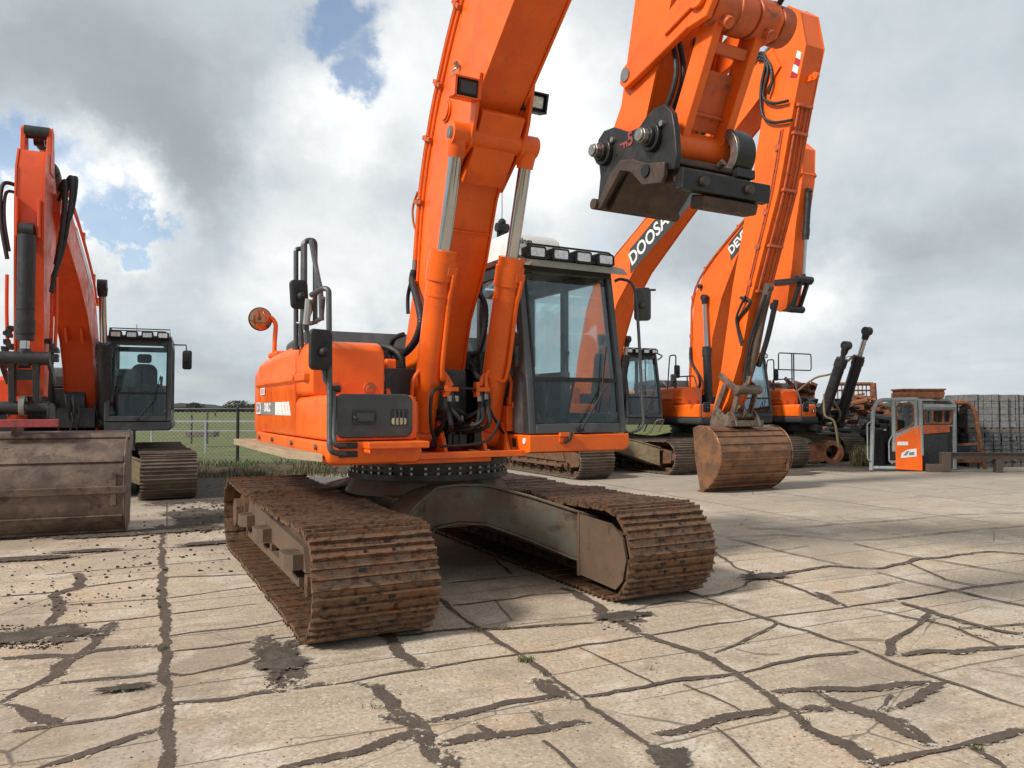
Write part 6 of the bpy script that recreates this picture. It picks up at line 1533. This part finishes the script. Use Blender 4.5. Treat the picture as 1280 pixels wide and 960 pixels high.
tag(o, 'trodden dark mud spread on the concrete', 'mud', kind='stuff')

# grass and weeds on the verges
GR = [mat('grass_blade_green', (.09, .13, .03), .8, c2=(.05, .08, .02), scale=3), mat('grass_blade_dry', (.20, .155, .08), .85, c2=(.12, .09, .05), scale=3), mat('weed_brown', (.07, .05, .032), .9, scale=3)]
b = MB(); g = random.Random(31)
def blade(x, y, z0, h, lean, w, mi):
    a = g.uniform(0, 6.28); dx, dy = math.cos(a), math.sin(a); b.mi = mi
    p0 = (x-dy*w, y+dx*w, z0); p1 = (x+dy*w, y-dx*w, z0)
    m0 = (x+dx*lean*.4-dy*w*.8, y+dy*lean*.4+dx*w*.8, z0+h*.6); m1_ = (x+dx*lean*.4+dy*w*.8, y+dy*lean*.4-dx*w*.8, z0+h*.6); t = (x+dx*lean, y+dy*lean, z0+h)
    v = [b.bm.verts.new(q) for q in (p0, p1, m1_, m0, t)]; b._f([v[0], v[1], v[2], v[3]]); b._f([v[3], v[2], v[4]])
def tufts(n, x0, x1, f, wid, hmin, hmax, zz=-.05):
    for k in range(n):
        x = g.uniform(x0, x1); e = g.random(); y = f(x)+wid*(e-.5)
        dens = mnoise.noise(Vector((x*.9, y*.9, 5)))
        if dens < -.25+.5*(1-e)*g.random(): continue
        h = hmin+(hmax-hmin)*g.random()**1.8*(.6+dens)
        mi = 0 if g.random() < .30+.5*e else (1 if g.random() < .55 else 2)
        blade(x, y, zz, max(.05, h), h*g.uniform(.1, .7), .006+.006*g.random(), mi)
tufts(15000, -14, -3.5, lambda x: 17.9+(x+20)*2.1/18, 4.4, .08, .42); tufts(14000, -14, -4, lambda x: 20.6, 6., .06, .34, -.16)
tufts(9000, 4, 13.5, lambda x: 20.4+(x+2)*6.8/16, 3.4, .08, .6)
for k in range(1500):
    x, y = ground(g.uniform(1065, 1105), g.uniform(572, 584)); blade(x, y, 0, g.uniform(.05, .6), .2, .012, 1 if k % 3 else 0)
for k in range(50):
    x, y = ground(g.uniform(648, 668), g.uniform(824, 829)); blade(x, y, 0, .03, .02, .003, 0)
for (u, v, n_) in ((655, 828, 30), (684, 845, 12), (206, 812, 25), (470, 886, 18), (1010, 905, 18), (1222, 938, 40), (600, 790, 40), (630, 787, 30), (1160, 775, 20), (812, 838, 10)):
    for k in range(n_):
        x, y = ground(u+g.gauss(0, 5), v+g.gauss(0, 1.6)); blade(x, y, .004, g.uniform(.008, .035), .02, .0025, 0 if k % 3 else 1)
o = b.build('verge_grass', GR, None, smooth=False); tag(o, 'rough grass and dead weeds along the edge of the concrete', 'grass', kind='stuff')

# distant hedges and trees
b = MB(); g = random.Random(8)
x = -420.
while x < 520:
    h = 2.6+1.4*max(0, mnoise.noise(Vector((x*.02, 0, 0))))+g.random()*1.2; w = g.uniform(4, 10)
    b.sphere((x, 330+g.uniform(-12, 12), h*.35), 1, w, 4, h*.68, seg=8); x += w*.75
o = b.build('distant_hedge', HEDGE, None); tag(o, 'low dark line of hedges and farm trees on the horizon', 'hedge', kind='stuff')
def tree(x, y, h, w, label, seed):
    t = empty('tree', (x, y, 0), 0); tag(t, label, 'tree', 'trees on the horizon'); g = random.Random(seed)
    b = MB(); b.cyl((0, 0, -.2), (0, 0, h*.5), h*.03, h*.02, seg=8)
    for k in range(9): a = g.uniform(0, 6.28); b.cyl((0, 0, h*g.uniform(.25, .5)), (math.cos(a)*w*.35, math.sin(a)*w*.3, h*g.uniform(.6, .9)), h*.014, h*.004, seg=5)
    b.build('trunk', BARK, t)
    b = MB()
    for k in range(1500):
        a = g.uniform(0, 6.28); e = g.random()**.5; zz = g.uniform(-1, 1); rr = e*math.sqrt(max(0, 1-zz*zz)); q = 1+.35*mnoise.noise(Vector((math.cos(a)*2, math.sin(a)*2, zz*2+seed)))
        c = Vector((math.cos(a)*rr*w*.5*q, math.sin(a)*rr*w*.5*q, h*.60+zz*h*.40*q)); s_ = g.uniform(.12, .3)
        T = Matrix.Translation(c) @ Matrix.Rotation(g.uniform(0, 6), 4, 'Z') @ Matrix.Rotation(g.uniform(0, 3), 4, 'X')
        v = [b.bm.verts.new(T @ Vector(p)) for p in ((-s_, -s_*.5, 0), (s_, -s_*.4, 0), (s_*.7, s_*.6, 0), (-s_*.6, s_*.5, .05))]; b._f(v)
    b.build('crown', LEAFM, t, smooth=False)
D = 250
tree((298-640)/FPX*D, D, 3.9, 9.5, 'rounded bare-looking tree just right of the black fence post on the horizon', 1)
tree((322-640)/FPX*D, D+6, 3.6, 8, 'tree on the horizon against the rear edge of the foreground excavator', 2)
tree((219-640)/FPX*D, D+15, 3.4, 7, 'small tree on the horizon beside the left excavator', 3)

# ================================================================== SKY, SUN, CAMERA
SUN_EL, SUNV = 38., Vector((-.80, -.60, 0)).normalized()
world = bpy.data.worlds.new('World'); sc.world = world; world.use_nodes = True
N, Lk = world.node_tree.nodes, world.node_tree.links
bg = N['Background']; out = N['World Output']
sky = N.new('ShaderNodeTexSky'); sky.sky_type = 'NISHITA'; sky.sun_disc = False
sky.sun_elevation = R(SUN_EL); sky.sun_rotation = math.atan2(SUNV.x, SUNV.y)
Lk.new(sky.outputs[0], bg.inputs[0]); bg.inputs[1].default_value = .15
tc = N.new('ShaderNodeTexCoord'); DIRV = tc.outputs['Generated']
def wm(op, a, b_=None, clamp=False):
    x = N.new('ShaderNodeMath'); x.operation = op; x.use_clamp = clamp
    for i, v in enumerate((a, b_)):
        if v is None: continue
        if isinstance(v, (int, float)): x.inputs[i].default_value = v
        else: Lk.new(v, x.inputs[i])
    return x.outputs[0]
def wr(src, a, b_, c=0., d=1., sm=False):
    x = N.new('ShaderNodeMapRange'); x.inputs[1].default_value = a; x.inputs[2].default_value = b_; x.inputs[3].default_value = c; x.inputs[4].default_value = d
    if sm: x.interpolation_type = 'SMOOTHSTEP'
    Lk.new(src, x.inputs[0]); return x.outputs[0]
sp_ = N.new('ShaderNodeSeparateXYZ'); Lk.new(DIRV, sp_.inputs[0]); Z = sp_.outputs[2]
# cloud layer seen in perspective: divide by height
zz = wm('ADD', wm('MAXIMUM', Z, 0.), .16)
cx_ = N.new('ShaderNodeCombineXYZ'); Lk.new(wm('DIVIDE', sp_.outputs[0], zz), cx_.inputs[0]); Lk.new(wm('DIVIDE', sp_.outputs[1], zz), cx_.inputs[1])
def wn_(scale, det, ro, loc, vec=None, dist=0.):
    mpp = N.new('ShaderNodeMapping'); mpp.inputs['Location'].default_value = loc; Lk.new(vec or cx_.outputs[0], mpp.inputs[0])
    x = N.new('ShaderNodeTexNoise'); x.inputs['Scale'].default_value = scale; x.inputs['Detail'].default_value = det; x.inputs['Roughness'].default_value = ro; x.inputs['Distortion'].default_value = dist
    Lk.new(mpp.outputs[0], x.inputs['Vector']); return x.outputs[0]
n1 = wn_(1.1, 9, .58, (3.1, 1.7, 0)); n2 = wn_(2.6, 10, .6, (8, 2, 4), DIRV, .3); n3 = wn_(7., 8, .6, (1, 5, 2), DIRV, .2)
def blob(u, v, rad, amp, soft=1.):
    r = Vector(ray(u, v)).normalized(); vm = N.new('ShaderNodeVectorMath'); vm.operation = 'SUBTRACT'; Lk.new(wob_v, vm.inputs[0]); vm.inputs[1].default_value = r
    sc_ = N.new('ShaderNodeVectorMath'); sc_.operation = 'MULTIPLY'; Lk.new(vm.outputs[0], sc_.inputs[0]); sc_.inputs[1].default_value = (1, 1, soft)
    ln_ = N.new('ShaderNodeVectorMath'); ln_.operation = 'LENGTH'; Lk.new(sc_.outputs[0], ln_.inputs[0])
    return wr(ln_.outputs['Value'], 0., rad, amp, 0., True)
# wobble the lookup direction so that the banks get ragged edges
nc = N.new('ShaderNodeTexNoise'); nc.inputs['Scale'].default_value = 5.5; nc.inputs['Detail'].default_value = 9; nc.inputs['Roughness'].default_value = .62; Lk.new(DIRV, nc.inputs['Vector'])
sb = N.new('ShaderNodeVectorMath'); sb.operation = 'SUBTRACT'; Lk.new(nc.outputs['Color'], sb.inputs[0]); sb.inputs[1].default_value = (.5, .5, .5)
scl = N.new('ShaderNodeVectorMath'); scl.operation = 'SCALE'; Lk.new(sb.outputs[0], scl.inputs[0]); scl.inputs['Scale'].default_value = .26
ad = N.new('ShaderNodeVectorMath'); ad.operation = 'ADD'; Lk.new(DIRV, ad.inputs[0]); Lk.new(scl.outputs[0], ad.inputs[1]); wob_v = ad.outputs[0]
def total(lst):
    s_ = lst[0]
    for q in lst[1:]: s_ = wm('ADD', s_, q)
    return s_
# holes of blue sky
holes = total([blob(390, 4, .105, 1.0, 1.9), blob(436, 86, .06, .85, 1.2), blob(8, 215, .065, 1., 1.), blob(130, 288, .06, .8, 1.6), blob(182, 292, .05, .9, 1.6), blob(95, 235, .05, .5), blob(745, 300, .10, .35), blob(240, 460, .22, .35, 3.), blob(590, 10, .2, .25)])
# brighter and darker banks
br = total([blob(370, 190, .16, .45, 1.), blob(110, 262, .15, .50, 1.6), blob(700, 180, .20, .34), blob(1010, 345, .13, .34, 1.6), blob(400, 360, .22, .38, 1.5), blob(20, 330, .2, .3), blob(560, 60, .25, .20), blob(830, 420, .3, .22, 2.), blob(470, 120, .15, .14, 1.2), blob(30, 30, .3, .10), blob(620, 60, .2, .1)])
dk = total([blob(290, 235, .24, -.20, 1.6), blob(120, 130, .32, -.17, 1.5), blob(1130, 330, .30, -.13, 1.8), blob(1160, 120, .45, .05), blob(860, 300, .18, -.10, 1.5), blob(330, 420, .3, -.08, 2.)])
bright = total([wr(n1, .3, .7, .42, .58), wr(n2, .3, .7, -.10, .10), wr(n3, .3, .7, -.05, .05), br, dk])
ramp = N.new('ShaderNodeValToRGB'); Lk.new(bright, ramp.inputs[0]); cr = ramp.color_ramp
cr.elements[0].position = .12; cr.elements[0].color = (.29, .315, .335, 1)
cr.elements[1].position = .95; cr.elements[1].color = (.92, .93, .93, 1)
e = cr.elements.new(.34); e.color = (.355, .39, .415, 1); e = cr.elements.new(.52); e.color = (.49, .54, .575, 1); e = cr.elements.new(.72); e.color = (.67, .70, .715, 1)
bg2 = N.new('ShaderNodeBackground'); Lk.new(ramp.outputs[0], bg2.inputs[0]); bg2.inputs[1].default_value = 1.06
cover = wm('SUBTRACT', 1., wr(wm('ADD', holes, wr(n2, .3, .7, -.15, .15)), .22, .75, 0., .82, True), True)
# blue holes: a bright washed blue from the sky texture
mx = N.new('ShaderNodeMixShader'); Lk.new(cover, mx.inputs[0]); Lk.new(bg.outputs[0], mx.inputs[1]); Lk.new(bg2.outputs[0], mx.inputs[2]); Lk.new(mx.outputs[0], out.inputs[0])

sun = bpy.data.lights.new('sun', 'SUN'); sun.energy = 3.9; sun.angle = R(9); sun.color = (1, .95, .87)
so = bpy.data.objects.new('sun', sun); col.objects.link(so)
d = Vector((SUNV.x*math.cos(R(SUN_EL)), SUNV.y*math.cos(R(SUN_EL)), math.sin(R(SUN_EL)))); so.rotation_euler = d.to_track_quat('Z', 'Y').to_euler()
cam = bpy.data.cameras.new('camera'); co = bpy.data.objects.new('camera', cam); col.objects.link(co); sc.camera = co
cam.sensor_width = 36; cam.sensor_fit = 'HORIZONTAL'; cam.lens = 36*FPX/1280; cam.clip_start = .05; cam.clip_end = 5000
co.location = (0, 0, CAMH); co.rotation_euler = (R(90)+PITCH, 0, 0)
sc.view_settings.view_transform = 'Standard'; sc.view_settings.look = 'None'; sc.view_settings.exposure = .20; sc.view_settings.gamma = 1
sc.render.engine = 'CYCLES'
try: sc.cycles.max_bounces = 8; sc.cycles.transparent_max_bounces = 24
except Exception: pass
print('objects', len(bpy.data.objects))
